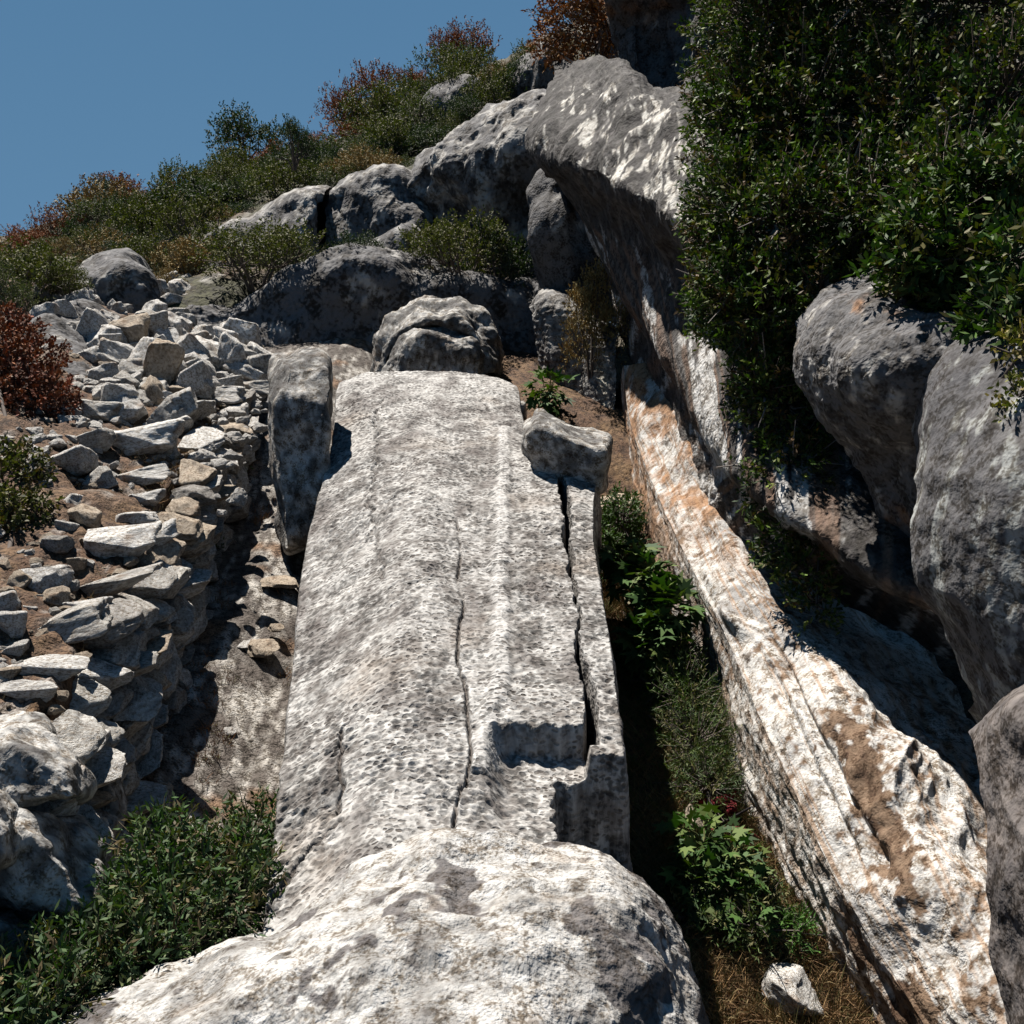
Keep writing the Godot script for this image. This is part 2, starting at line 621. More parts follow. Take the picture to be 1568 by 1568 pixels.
# ---------------------------------------------------------------- rock
func rough(a: float, s: float, o: Vector3) -> Callable:
	return func(p: Vector3, _n, _u, _v):
		var q := p * s + o
		return a * (1.1 * ns.get_noise_3dv(q * 0.6) + 0.45 * nf.get_noise_3dv(q * 1.3) + 0.22 * nr.get_noise_3dv(Vector3(q.x * 1.5, q.y * 0.9, q.z * 1.5)) + 0.07 * nf.get_noise_3dv(q * 7.0) - 0.1)

# weathered limestone marble: grey crust with pale lichen, dark streaks where water runs
func crust(pale: float, dark: float, s: float, o: Vector3, warm := 0.0) -> Callable:
	return func(p: Vector3, _n, _u, _v, d: float):
		var q := p * s + o
		var a := nf.get_noise_3dv(q * 1.6)
		var b := nf.get_noise_3dv(q * 5.5)
		var str := nf.get_noise_3dv(Vector3(q.x * 3.0, q.y * 0.55, q.z * 3.0) + Vector3(4, 8, 1))
		var c := mixc(Color(0.205, 0.20, 0.205), Color(0.62, 0.60, 0.565), sm(0.28 - pale, 0.62 - pale, a * 0.8 + b * 0.7))
		c = mixc(c, Color(0.055, 0.053, 0.055), sm(0.42 - dark, 0.85 - dark, str + 0.3 * b) * 0.9)
		if warm > 0.0:
			c = mixc(c, Color(0.38, 0.21, 0.115), sm(0.35 - warm, 0.75 - warm, nf.get_noise_3dv(q * 0.9 + Vector3(2, 6, 9)) + 0.3 * b))
		return c

# an outcrop: a line along its crest and a line along its foot, real thickness between and behind
func outcrop(called: String, label: String, crest: Array, lip: Array, mid: Array, foot: Array, back: float, nu: int, nv: int, a: float, o: Vector3, pale := 0.0, dark := 0.0, warm := 0.0, mat = null) -> Node3D:
	var rows := []
	var behind := []
	var behind2 := []
	for p in crest:
		behind.append(p + Vector3(0.1, -0.12 * back, -back))
		behind2.append(p + Vector3(0.1, -1.2 * back, -back * 1.4))
	rows.append(behind2)
	rows.append(behind)
	rows.append(crest)
	rows.append(lip)
	rows.append(mid)
	rows.append(foot)
	var under := []
	for p in foot: under.append(p + Vector3(0, -0.8, -0.25))
	rows.append(under)
	var base := Vector3.ZERO
	for p in foot: base += p / foot.size()
	var t := piece(called, sheet(rows, nu, nv, rough(a, 1.0, o), crust(pale, dark, 0.7, o, warm)), mat if mat else M.far_rock)
	tag(t, label, "rock")
	return t

func build_back_rocks() -> void:
	# the cut face behind the head
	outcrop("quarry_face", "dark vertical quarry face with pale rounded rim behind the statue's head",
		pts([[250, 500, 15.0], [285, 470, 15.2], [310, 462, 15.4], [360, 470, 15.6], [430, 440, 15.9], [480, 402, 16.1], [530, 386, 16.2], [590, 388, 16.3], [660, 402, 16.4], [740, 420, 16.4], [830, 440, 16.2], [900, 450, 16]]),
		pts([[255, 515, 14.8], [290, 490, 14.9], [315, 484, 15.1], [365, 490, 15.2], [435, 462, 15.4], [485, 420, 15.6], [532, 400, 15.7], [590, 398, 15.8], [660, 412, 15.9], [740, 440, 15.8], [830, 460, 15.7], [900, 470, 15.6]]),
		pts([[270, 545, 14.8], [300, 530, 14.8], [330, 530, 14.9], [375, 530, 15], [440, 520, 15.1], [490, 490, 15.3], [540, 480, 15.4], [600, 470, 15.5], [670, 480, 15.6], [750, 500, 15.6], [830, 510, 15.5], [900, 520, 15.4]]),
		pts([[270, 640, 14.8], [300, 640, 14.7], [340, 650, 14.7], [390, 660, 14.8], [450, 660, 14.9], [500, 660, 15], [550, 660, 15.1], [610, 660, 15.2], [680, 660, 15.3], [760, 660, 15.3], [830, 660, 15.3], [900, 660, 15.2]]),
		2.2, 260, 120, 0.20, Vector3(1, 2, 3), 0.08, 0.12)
	outcrop("boulder", "long low grey boulder sloping down to the left above the quarry face",
		pts([[296, 380, 19.4], [320, 360, 19.2], [360, 338, 19], [405, 317, 18.8], [450, 297, 18.6], [480, 289, 18.5], [499, 290, 18.6]]),
		pts([[300, 388, 19.1], [326, 374, 18.8], [368, 360, 18.5], [412, 342, 18.3], [455, 320, 18.1], [482, 306, 18], [500, 300, 18.2]]),
		pts([[312, 404, 19], [336, 396, 18.7], [380, 388, 18.3], [420, 376, 18.1], [455, 360, 17.9], [480, 345, 17.9], [495, 335, 18.2]]),
		pts([[315, 440, 19], [340, 440, 18.7], [385, 440, 18.4], [420, 440, 18.2], [450, 430, 18.1], [470, 420, 18.2], [485, 400, 18.5]]),
		2.0, 120, 70, 0.17, Vector3(11, 2, 3), 0.34, 0.02)
	outcrop("boulder", "domed grey boulder with cracked front, middle of the three above the head",
		pts([[494, 312, 19], [510, 292, 18.8], [545, 273, 18.6], [585, 263, 18.5], [615, 267, 18.4], [645, 288, 18.4], [676, 316, 18.5]]),
		pts([[496, 325, 18.6], [512, 308, 18.3], [548, 294, 18.1], [585, 288, 17.9], [615, 290, 17.9], [642, 304, 18], [670, 322, 18.3]]),
		pts([[500, 350, 18.5], [516, 340, 18.1], [550, 335, 17.9], [585, 332, 17.7], [612, 332, 17.7], [640, 336, 17.8], [664, 344, 18.1]]),
		pts([[500, 430, 18.5], [516, 430, 18.1], [550, 430, 17.9], [585, 430, 17.8], [612, 430, 17.8], [640, 430, 17.9], [664, 430, 18.1]]),
		2.0, 130, 80, 0.20, Vector3(21, 2, 3), 0.30, 0.02)
	outcrop("wedge_rock", "small pointed rock wedge lying on the rim of the quarry face",
		pts([[546, 396, 16.9], [553, 372, 16.9], [575, 357, 16.8], [600, 346, 16.8], [618, 338, 16.8], [636, 362, 16.9], [652, 392, 17]]),
		pts([[548, 398, 16.6], [557, 380, 16.6], [578, 366, 16.5], [602, 355, 16.4], [618, 348, 16.5], [634, 370, 16.6], [650, 395, 16.8]]),
		pts([[552, 402, 16.5], [562, 392, 16.4], [582, 386, 16.3], [603, 380, 16.3], [618, 378, 16.3], [632, 388, 16.5], [648, 400, 16.7]]),
		pts([[552, 420, 16.5], [562, 420, 16.4], [582, 420, 16.3], [603, 420, 16.3], [618, 420, 16.3], [632, 420, 16.5], [648, 420, 16.7]]),
		0.8, 60, 40, 0.09, Vector3(31, 2, 3), 0.2, 0.0)
	outcrop("boulder", "big rounded boulder with white sunlit back, highest beside the overhanging cliff",
		pts([[622, 286, 18.4], [632, 246, 18.2], [662, 214, 18], [700, 186, 17.8], [740, 166, 17.6], [790, 146, 17.4], [850, 140, 17.2], [900, 150, 17.2]]),
		pts([[630, 300, 18.1], [645, 268, 17.7], [675, 240, 17.4], [712, 214, 17.2], [750, 196, 17], [795, 178, 16.8], [850, 170, 16.7], [900, 180, 16.8]]),
		pts([[650, 318, 18], [668, 300, 17.6], [695, 282, 17.3], [726, 262, 17], [760, 246, 16.8], [800, 232, 16.6], [850, 225, 16.6], [900, 230, 16.7]]),
		pts([[665, 350, 18.3], [685, 350, 18], [710, 350, 17.8], [738, 350, 17.6], [768, 350, 17.4], [805, 350, 17.3], [850, 350, 17.2], [900, 350, 17.3]]),
		2.5, 170, 100, 0.24, Vector3(41, 2, 3), 0.36, -0.05)
	for q in [[655, 742, 158, 112, 30.0, "grey humped rock breaking the bushes just below the skyline"], [783, 828, 108, 82, 28.0, "small white rock pair on the skyline left of the rusty bush"], [812, 850, 84, 55, 27.0, "pale rock at the foot of the rusty twiggy bush"]]:
		var x0: float = q[0]
		var x1: float = q[1]
		var yb: float = q[2]
		var yt: float = q[3]
		var d: float = q[4]
		outcrop("skyline_rock", q[5],
			pts([[x0, yb, d], [lerpf(x0, x1, 0.2), lerpf(yb, yt, 0.65), d], [lerpf(x0, x1, 0.55), yt, d], [lerpf(x0, x1, 0.85), lerpf(yb, yt, 0.8), d], [x1, lerpf(yb, yt, 0.55), d]]),
			pts([[x0, yb, d - 0.4], [lerpf(x0, x1, 0.22), lerpf(yb, yt, 0.5), d - 0.5], [lerpf(x0, x1, 0.55), lerpf(yb, yt, 0.72), d - 0.6], [lerpf(x0, x1, 0.82), lerpf(yb, yt, 0.55), d - 0.5], [x1, lerpf(yb, yt, 0.4), d - 0.3]]),
			pts([[x0, yb + 5, d - 0.5], [lerpf(x0, x1, 0.25), lerpf(yb, yt, 0.1), d - 0.7], [lerpf(x0, x1, 0.55), lerpf(yb, yt, 0.2), d - 0.8], [lerpf(x0, x1, 0.8), lerpf(yb, yt, 0.1), d - 0.7], [x1, yb, d - 0.4]]),
			pts([[x0, yb + 14, d - 0.5], [lerpf(x0, x1, 0.25), yb + 14, d - 0.7], [lerpf(x0, x1, 0.55), yb + 14, d - 0.8], [lerpf(x0, x1, 0.8), yb + 14, d - 0.7], [x1, yb + 14, d - 0.4]]),
			1.0, 50, 40, 0.16, Vector3(d, 2, 3), 0.15, 0.0)
	# weathered outcrop at the left, layered
	outcrop("layered_outcrop", "grey layered outcrop with curved ledges beside the red bush",
		pts([[20, 500, 12.6], [45, 478, 12.8], [85, 472, 13], [115, 490, 13.1], [150, 520, 13], [175, 560, 12.6], [190, 610, 12]]),
		pts([[15, 520, 12.2], [40, 502, 12.3], [80, 500, 12.4], [110, 520, 12.4], [140, 548, 12.3], [165, 580, 12], [180, 622, 11.7]]),
		pts([[40, 570, 11.9], [62, 560, 11.9], [90, 556, 11.9], [115, 565, 11.9], [140, 585, 11.8], [160, 605, 11.6], [172, 630, 11.5]]),
		pts([[70, 625, 11.6], [85, 625, 11.5], [105, 625, 11.4], [125, 630, 11.4], [142, 632, 11.4], [158, 636, 11.4], [170, 645, 11.4]]),
		1.2, 110, 90, 0.16, Vector3(51, 2, 3), 0.02, -0.05)
	outcrop("outcrop", "pale broken outcrop under the bushes at the top of the stony slope",
		pts([[92, 462, 15.4], [120, 425, 15.6], [150, 405, 15.7], [185, 397, 15.7], [212, 410, 15.7], [235, 440, 15.7], [250, 470, 15.6]]),
		pts([[95, 468, 15.1], [122, 440, 15.1], [152, 424, 15.1], [186, 420, 15.1], [212, 432, 15.2], [232, 456, 15.3], [246, 480, 15.4]]),
		pts([[100, 475, 15], [125, 460, 15], [155, 450, 15], [186, 448, 15], [210, 456, 15], [228, 472, 15.1], [240, 490, 15.2]]),
		pts([[100, 495, 15], [125, 495, 14.9], [155, 495, 14.9], [186, 495, 14.9], [210, 495, 15], [228, 500, 15], [240, 505, 15.1]]),
		1.2, 90, 60, 0.18, Vector3(61, 2, 3), 0.15, -0.05)

const LEDGE := [[0.0, 0.0], [0.125, 0.1667], [0.25, 0.313], [0.375, 0.333], [0.5, 0.35], [0.625, 0.5], [0.75, 0.6667], [0.875, 0.8333], [1.0, 1.0]]

func build_right_cliff() -> void:
	# the overhanging cliff: ribs from its top over the lip, into the hollow and down the hanging curtain
	var ribs := [
		[[846, 100, 17.5], [850, 112, 16.0], [834, 140, 15.0], [804, 205, 14.2], [822, 256, 14.1], [856, 288, 14.6], [882, 322, 14.6], [905, 366, 14.4], [918, 388, 15.2], [905, 400, 16.5]],
		[[880, 96, 17.2], [885, 116, 15.8], [890, 150, 14.6], [868, 232, 13.6], [878, 268, 13.5], [900, 318, 14.0], [925, 372, 13.8], [962, 462, 13.1], [975, 490, 13.8], [950, 520, 15.3]],
		[[940, 84, 16.6], [945, 108, 15.2], [955, 165, 13.9], [940, 258, 12.9], [945, 292, 12.8], [962, 352, 13.3], [990, 420, 13.0], [1026, 560, 12.0], [1032, 590, 12.8], [1000, 620, 14.3]],
		[[1010, 140, 15.6], [1015, 152, 14.4], [1030, 178, 13.2], [1015, 292, 12.1], [1016, 335, 12.0], [1032, 400, 12.5], [1055, 480, 12.1], [1086, 672, 10.9], [1090, 702, 11.7], [1050, 730, 13]],
		[[1090, 110, 14.5], [1095, 150, 13.5], [1105, 210, 12.4], [1085, 335, 11.4], [1086, 385, 11.3], [1100, 450, 11.8], [1118, 540, 11.2], [1134, 725, 10.2], [1136, 750, 11], [1100, 790, 12]],
		[[1190, 160, 13.4], [1195, 200, 12.4], [1205, 270, 11.4], [1185, 400, 10.6], [1186, 450, 10.5], [1196, 520, 10.9], [1210, 620, 10.3], [1220, 790, 9.4], [1222, 815, 10.1], [1190, 860, 11]],
		[[1330, 190, 12.0], [1335, 250, 11.0], [1345, 330, 10.2], [1325, 470, 9.4], [1326, 520, 9.3], [1336, 600, 9.6], [1345, 700, 9.0], [1345, 870, 8.2], [1345, 895, 8.9], [1320, 940, 9.6]],
		[[1520, 220, 10.5], [1525, 290, 9.6], [1535, 380, 8.9], [1515, 540, 8.2], [1516, 600, 8.1], [1526, 690, 8.3], [1535, 790, 7.8], [1535, 960, 7.1], [1535, 985, 7.7], [1510, 1030, 8.4]],
		[[1760, 250, 9.0], [1765, 330, 8.2], [1775, 430, 7.6], [1755, 610, 7.0], [1756, 680, 6.9], [1766, 780, 7.0], [1775, 880, 6.6], [1775, 1050, 6.0], [1775, 1075, 6.6], [1750, 1120, 7.2]]]
	var nearer := [0.98, 0.90, 0.82, 0.765, 0.735, 0.73, 0.77, 0.81, 0.86]
	var sink := [0.0, 0.0, 0.0, 0.0, 0.05, 0.55, 0.35, 0.0, 0.1, 0.2]
	var rows := []
	for k in 10:
		var r := []
		for n in ribs.size(): r.append(P(ribs[n][k][0], ribs[n][k][1], (ribs[n][k][2] + sink[k]) * nearer[n]))
		rows.append(r)
	var cf := func(p: Vector3, _n, u: float, v: float):
		var flute := nf.get_noise_3dv(Vector3(u * 11.0, v * 3.0, 3.0) + p * 0.25)
		return (0.10 * nf.get_noise_3dv(p * 0.7) + 0.05 * ns.get_noise_3dv(p * 1.3)) * (1.0 - 0.7 * sm(0.5, 0.65, v)) + 0.04 * flute + 0.02 * nr.get_noise_3dv(p * 1.6) + 0.012 * nf.get_noise_3dv(p * 9.0)
	var cc := func(p: Vector3, _n, u: float, v: float, d: float):
		var a := nf.get_noise_3dv(p * 1.8)
		var b := nf.get_noise_3dv(p * 6.0)
		var st := 0.5 * nf.get_noise_3dv(Vector3(u * 30.0, v * 5.0, 7.0) + p * 0.9) + 0.6 * nf.get_noise_3dv(p * 0.9 + Vector3(3, 7, 2))
		var c := mixc(Color(0.08, 0.074, 0.071), Color(0.20, 0.188, 0.18), sm(-0.25, 0.45, a * 0.6 + 0.7 * b + 0.6 * nf.get_noise_3dv(Vector3(u * 70.0, v * 7.0, 3.0) + p)))
		# bare white patches on the brow, white and rust runs on the curtain
		var run := 0.6 * nf.get_noise_3dv(Vector3(p.x * 2.6 + p.y * 1.2, p.y * 1.3 - p.x * 0.5, p.z * 1.6)) + 0.5 * nf.get_noise_3dv(Vector3(u * 60.0, v * 9.0, 1.0) + p * 1.2)
		var brow := sm(0.15, 0.2, v + 0.02 * a) * sm(0.46, 0.40, v + 0.05 * run)
		c = mixc(c, Color(0.94, 0.91, 0.84), brow * sm(0.07, 0.10, run * 0.9 + 0.35 * b + 0.9 * (u - 0.27)))
		var curtain := sm(0.57, 0.66, v + 0.04 * a)
		c = mixc(c, Color(0.30, 0.19, 0.13), curtain * sm(-0.1, 0.3, nf.get_noise_3dv(Vector3(u * 30.0, v * 1.5, 17.0))) * 0.8)
		c = mixc(c, Color(0.80, 0.79, 0.77), curtain * sm(0.10, 0.16, 0.8 * nf.get_noise_3dv(Vector3(u * 16.0, v * 2.2, 27.0) + p * 0.5) - 0.06 + 0.25 * b + 0.34 * exp(-pow((u - 0.405) / 0.03, 2.0))))
		return mixc(c, Color(0.055, 0.05, 0.048), sm(0.14, 0.36, st + 0.25 * b) * (1.0 - 0.6 * curtain) * 0.9)
	var cliff := piece("overhanging_cliff", sheet(rows, 320, 230, cf, cc), M.rock)
	tag(cliff, "tall overhanging cliff with dark streaks and white patches behind the big bush", "cliff")
	# the cliff's upper step, at the top edge of the picture
	outcrop("upper_cliff", "dark hollowed rock at the top edge above the overhang",
		pts([[930, -60, 15.2], [960, -100, 15], [1010, -120, 14.6], [1070, -120, 14.2], [1130, -110, 13.8], [1200, -100, 13.4]]),
		pts([[942, 0, 15], [975, -10, 14.4], [1020, -20, 14], [1075, -10, 13.6], [1130, 0, 13.3], [1200, 10, 12.9]]),
		pts([[955, 60, 15], [985, 70, 14.7], [1025, 80, 14.4], [1070, 90, 14], [1120, 100, 13.6], [1200, 110, 13.2]]),
		pts([[975, 150, 15.3], [1000, 160, 15], [1035, 172, 14.7], [1075, 185, 14.3], [1120, 200, 13.8], [1200, 220, 13.2]]),
		2.5, 130, 110, 0.34, Vector3(71, 2, 3), -0.1, 0.15, 0.1, M.rock)
	outcrop("knob_rock", "small knobbly white rock jutting from the cliff under the rusty bush",
		pts([[944, 20, 15.4], [950, 8, 15.2], [965, 8, 15], [980, 20, 14.9], [992, 42, 14.9]]),
		pts([[944, 34, 15.1], [952, 24, 14.8], [966, 26, 14.6], [980, 38, 14.6], [990, 56, 14.7]]),
		pts([[952, 72, 15], [958, 70, 14.7], [968, 76, 14.6], [978, 84, 14.6], [986, 92, 14.7]]),
		pts([[962, 118, 15.1], [966, 124, 14.9], [974, 132, 14.8], [982, 140, 14.8], [990, 145, 14.8]]),
		0.6, 60, 60, 0.16, Vector3(81, 2, 3), 0.1, 0.1, 0.0, M.rock)
	# column under the nose of the cliff
	outcrop("rock_column", "pale fluted rock column in the shade below the cliff's nose",
		pts([[812, 330, 15.6], [820, 290, 15.4], [840, 262, 15.2], [868, 258, 15], [900, 290, 15], [925, 340, 15]]),
		pts([[812, 350, 15.3], [822, 316, 15], [842, 290, 14.8], [868, 286, 14.7], [898, 318, 14.8], [922, 360, 14.9]]),
		pts([[812, 400, 15.3], [824, 380, 14.9], [846, 360, 14.7], [870, 350, 14.6], [898, 370, 14.8], [920, 400, 14.9]]),
		pts([[812, 480, 15.4], [828, 480, 15.1], [850, 480, 14.9], [874, 480, 14.8], [900, 480, 14.9], [930, 480, 15]]),
		1.2, 80, 90, 0.14, Vector3(91, 2, 3), 0.12, 0.0, 0.0, M.rock)
	# tooled pillar at the end of the trench
	var tooled := func(p: Vector3, _n, _u, _v): return 0.07 * nf.get_noise_3dv(p * 1.2) + 0.02 * nr.get_noise_3dv(Vector3(p.x * 2.0, p.y * 9.0, p.z * 2.0))
	var pil := [
		pts([[816, 470, 15.6], [830, 448, 15.6], [855, 444, 15.5], [885, 462, 15.2], [915, 486, 14.8], [950, 500, 14.4]]),
		pts([[815, 480, 14.6], [828, 456, 14.4], [852, 456, 14.2], [884, 476, 14.0], [914, 500, 13.7], [945, 520, 13.4]]),
		pts([[822, 540, 14.5], [836, 530, 14.2], [858, 530, 14.0], [888, 545, 13.8], [916, 560, 13.5], [942, 580, 13.2]]),
		pts([[838, 620, 14.4], [850, 620, 14.1], [870, 620, 13.9], [898, 625, 13.6], [922, 640, 13.3], [944, 660, 13.0]]),
		pts([[845, 720, 14.3], [860, 720, 14.0], [880, 720, 13.8], [905, 720, 13.5], [925, 730, 13.2], [945, 740, 12.9]])]
	var pr := piece("quarry_pillar", sheet(pil, 110, 150, tooled, func(p: Vector3, _n, u: float, v: float, d: float):
		var c: Color = mixc(Color(0.24, 0.235, 0.235), Color(0.56, 0.54, 0.51), sm(-0.25, 0.4, nf.get_noise_3dv(p * 4.0) + 0.4 * nf.get_noise_3dv(Vector3(p.x * 3.0, p.y * 16.0, p.z * 3.0))))
		return mixc(c, Color(0.72, 0.68, 0.58), sm(0.75, 0.8, u) * sm(0.93, 0.88, u) * sm(0.35, 0.45, v))), M.rock)
	tag(pr, "upright tooled grey rock pillar at the far end of the right trench", "rock")
	# the trench's right side: worked wall, pale ledge on top, earth, and the hollow under the boulders
	var st := [
		[[930, 640, -4.7], [944, 600, -4.1], [956, 560, -3.4], [985, 560, -3.3], [1030, 560, -3.3], [1070, 540, -3.2], [1090, 480, -2.6]],
		[[948, 720, -4.75], [958, 680, -4.4], [964, 640, -3.75], [1005, 640, -3.5], [1055, 650, -3.3], [1095, 650, -3.2], [1140, 580, -2.6]],
		[[968, 800, -4.75], [976, 770, -4.4], [990, 715, -3.8], [1040, 730, -3.62], [1085, 745, -3.5], [1130, 745, -3.5], [1200, 680, -2.7]],
		[[1000, 915, -4.75], [1010, 880, -4.4], [1026, 800, -3.8], [1078, 815, -3.66], [1125, 840, -3.55], [1180, 835, -3.6], [1270, 780, -2.8]],
		[[1050, 1030, -4.75], [1058, 980, -4.4], [1070, 890, -3.8], [1125, 900, -3.66], [1190, 925, -3.55], [1255, 930, -3.7], [1350, 905, -3.9]],
		[[1096, 1140, -4.75], [1106, 1080, -4.4], [1118, 985, -3.82], [1185, 1000, -3.68], [1260, 1010, -3.55], [1330, 1010, -3.75], [1430, 1005, -3.95]],
		[[1124, 1240, -4.75], [1138, 1190, -4.4], [1166, 1100, -3.84], [1240, 1105, -3.70], [1322, 1110, -3.56], [1400, 1110, -3.75], [1500, 1115, -3.95]],
		[[1178, 1350, -4.75], [1194, 1300, -4.4], [1224, 1225, -3.9], [1295, 1225, -3.74], [1385, 1225, -3.60], [1470, 1230, -3.75], [1580, 1240, -3.95]],
		[[1250, 1470, -4.75], [1264, 1430, -4.45], [1292, 1365, -4.0], [1360, 1355, -3.84], [1450, 1355, -3.66], [1540, 1370, -3.75], [1660, 1390, -3.95]],
		[[1330, 1590, -4.75], [1346, 1560, -4.5], [1380, 1510, -4.1], [1440, 1490, -3.95], [1530, 1500, -3.74], [1620, 1520, -3.8], [1740, 1550, -3.95]],
		[[1450, 1760, -4.75], [1470, 1740, -4.5], [1500, 1700, -4.15], [1550, 1680, -4.0], [1640, 1690, -3.8], [1720, 1710, -3.8], [1850, 1760, -3.0]],
		[[1620, 2050, -4.75], [1640, 2030, -4.5], [1680, 1990, -4.15], [1730, 1980, -4.0], [1800, 2000, -3.8], [1900, 2020, -3.8], [2050, 2080, -3.0]]]
	rows = []
	for k in 7:
		var r := []
		for s in st: r.append(AX(s[k][0], s[k][1], s[k][2]))
		rows.append(r)
	# two more lines close to the crest keep its edge crisp
	var before := []
	var after := []
	for k in st.size():
		before.append((rows[1][k] as Vector3).lerp(rows[2][k], 0.88))
		after.append((rows[2][k] as Vector3).lerp(rows[3][k], 0.10))
	rows.insert(2, before)
	rows.insert(4, after)
	var lf := func(p: Vector3, _n, u: float, vv: float):
		var v := tab(LEDGE, vv)
		var face := sm(0.36, 0.28, v)
		var ledge := sm(0.34, 0.42, v)
		var run := nf.get_noise_3dv(Vector3(u * 9.0, v * 26.0, 2.0))
		var tool := nf.get_noise_3dv(Vector3(p.x * 6.0, p.y * 3.0, p.z * 6.0)) * 0.02
		# long grooves cut along the ledge, a lump half way
		var groove := -0.045 * exp(-pow((v - 0.455 - 0.012 * nf.get_noise_1d(u * 12.0)) / 0.014, 2.0)) * sm(0.42, 0.5, u) * sm(0.72, 0.66, u)
		groove -= 0.05 * exp(-pow((v - 0.515 - 0.012 * nf.get_noise_1d(u * 14.0 + 9.0)) / 0.014, 2.0)) * sm(0.40, 0.48, u) * sm(0.74, 0.68, u)
		var lump := 0.10 * exp(-pow((u - 0.425) / 0.018, 2.0) - pow((v - 0.42) / 0.05, 2.0))
		var rise := 0.02 * absf(nr.get_noise_3dv(p * 1.1)) * ledge
		return face * (tool + 0.03 * run) + ledge * (0.05 * ns.get_noise_3dv(p * 1.3) + 0.018 * nf.get_noise_3dv(p * 3.0) + 0.008 * nf.get_noise_3dv(p * 9.0)) + groove + lump + rise + 0.06 * sm(0.40, 0.6, u) * sm(0.42, 0.55, v) * (nr.get_noise_3dv(Vector3(p.x * 2.4 + p.z * 0.8, p.y * 1.6, p.z * 0.9)) - 0.1)
	var lc := func(p: Vector3, _n, u: float, vv: float, d: float):
		var v := tab(LEDGE, vv)
		var a := nf.get_noise_3dv(p * 2.2)
		var b := nf.get_noise_3dv(p * 8.0)
		var run := nf.get_noise_3dv(Vector3(u * 14.0, v * 34.0, 5.0))
		var streak := nf.get_noise_3dv(Vector3(u * 90.0, v * 7.0, 5.0) + p * 0.6)
		var long := nf.get_noise_3dv(Vector3(u * 7.0, v * 38.0, 15.0) + p * 0.3)
		# one stone throughout: white marble, grey skin, rust runs along the bedding, brown soil caught in the hollows
		var c := mixc(Color(0.94, 0.92, 0.885), Color(0.66, 0.645, 0.63), sm(-0.10, 0.45, 0.7 * a + 0.5 * b + 0.3 * long))
		c = mixc(c, Color(0.36, 0.35, 0.35), sm(0.16, 0.34, nf.get_noise_3dv(p * 1.2 + Vector3(3, 9, 2)) * 0.7 + 0.3 * streak + 0.2 * b) * 0.75)
		c = mixc(c, Color(0.62, 0.40, 0.24), sm(0.10, 0.36, long + 0.15 * b) * 0.7)
		c = mixc(c, Color(0.17, 0.13, 0.10), sm(0.40, 0.48, nf.get_noise_3dv(p * 5.5 + Vector3(4, 4, 9)) + 0.3 * b) * 0.85)
		var rust := sm(0.36, 0.22, u + 0.04 * a)
		c = mixc(c, Color(0.54, 0.29, 0.14), rust * sm(-0.35, 0.15, nf.get_noise_3dv(p * 1.6 + Vector3(8, 1, 1)) + 0.4 * b) * 0.9)
		var worked := sm(0.36, 0.28, v + 0.02 * b)
		c = mixc(c, Color(0.42, 0.34, 0.27), worked * sm(-0.2, 0.25, streak + 0.5 * b) * 0.7)
		var earth := 1.0 - absf(v - 0.60 + (u - 0.62) * 0.35 + 0.05 * a) / 0.085
		earth *= sm(0.50, 0.56, u) * sm(0.80, 0.72, u)
		earth = maxf(earth, sm(0.74, 0.86, u + 0.1 * a) * sm(0.50, 0.42, v) * 0.8)
		return mixc(c, mixc(Color(0.20, 0.125, 0.08), Color(0.33, 0.225, 0.15), sm(-0.3, 0.3, b)), sm(0.36, 0.56, earth + 0.8 * a + 0.9 * b + 0.4 * nf.get_noise_3dv(p * 20.0)))
	var ledge := piece("trench_ledge", sheet(rows, 520, 260, lf, lc), M.carved)
	tag(ledge, "long pale worked rock ledge with grooves along the right trench", "rock ledge")
	# boulders at the right edge
	var b2 := [
		pts([[1244, 470, 7.45], [1284, 440, 7.45], [1324, 425, 7.45], [1374, 430, 7.45], [1434, 450, 7.45], [1514, 470, 7.25]]),
		pts([[1234, 520, 6.85], [1264, 480, 6.65], [1309, 455, 6.45], [1364, 440, 6.25], [1424, 450, 6.05], [1514, 470, 5.85]]),
		pts([[1226, 560, 6.75], [1256, 540, 6.35], [1299, 530, 6.05], [1354, 520, 5.85], [1424, 520, 5.65], [1514, 530, 5.55]]),
		pts([[1239, 600, 6.65], [1274, 600, 6.25], [1319, 600, 5.95], [1369, 600, 5.75], [1424, 600, 5.65], [1514, 610, 5.55]]),
		pts([[1284, 665, 6.65], [1319, 680, 6.35], [1354, 690, 6.15], [1389, 700, 6.05], [1434, 720, 5.95], [1514, 760, 5.85]]),
		pts([[1324, 712, 6.95], [1359, 755, 6.75], [1389, 800, 6.65], [1414, 850, 6.55], [1454, 900, 6.45], [1514, 980, 6.25]]),
		pts([[1354, 730, 7.85], [1394, 790, 7.75], [1424, 860, 7.65], [1454, 920, 7.55], [1494, 970, 7.45], [1554, 1040, 7.25]])]
	var bb := piece("boulder", sheet(b2, 190, 190, func(p: Vector3, _n, _u, _v): return 0.09 * ns.get_noise_3dv(p * 1.1) + 0.05 * (nr.get_noise_3dv(p * 0.9 + Vector3(4, 1, 7)) - 0.3) + 0.03 * nf.get_noise_3dv(p * 3.0) + 0.012 * nf.get_noise_3dv(p * 9.0), crust(0.10, -0.05, 1.6, Vector3(101, 2, 3), 0.04)), M.rock)
	tag(bb, "rounded light grey boulder bulging out below the big bush", "rock")
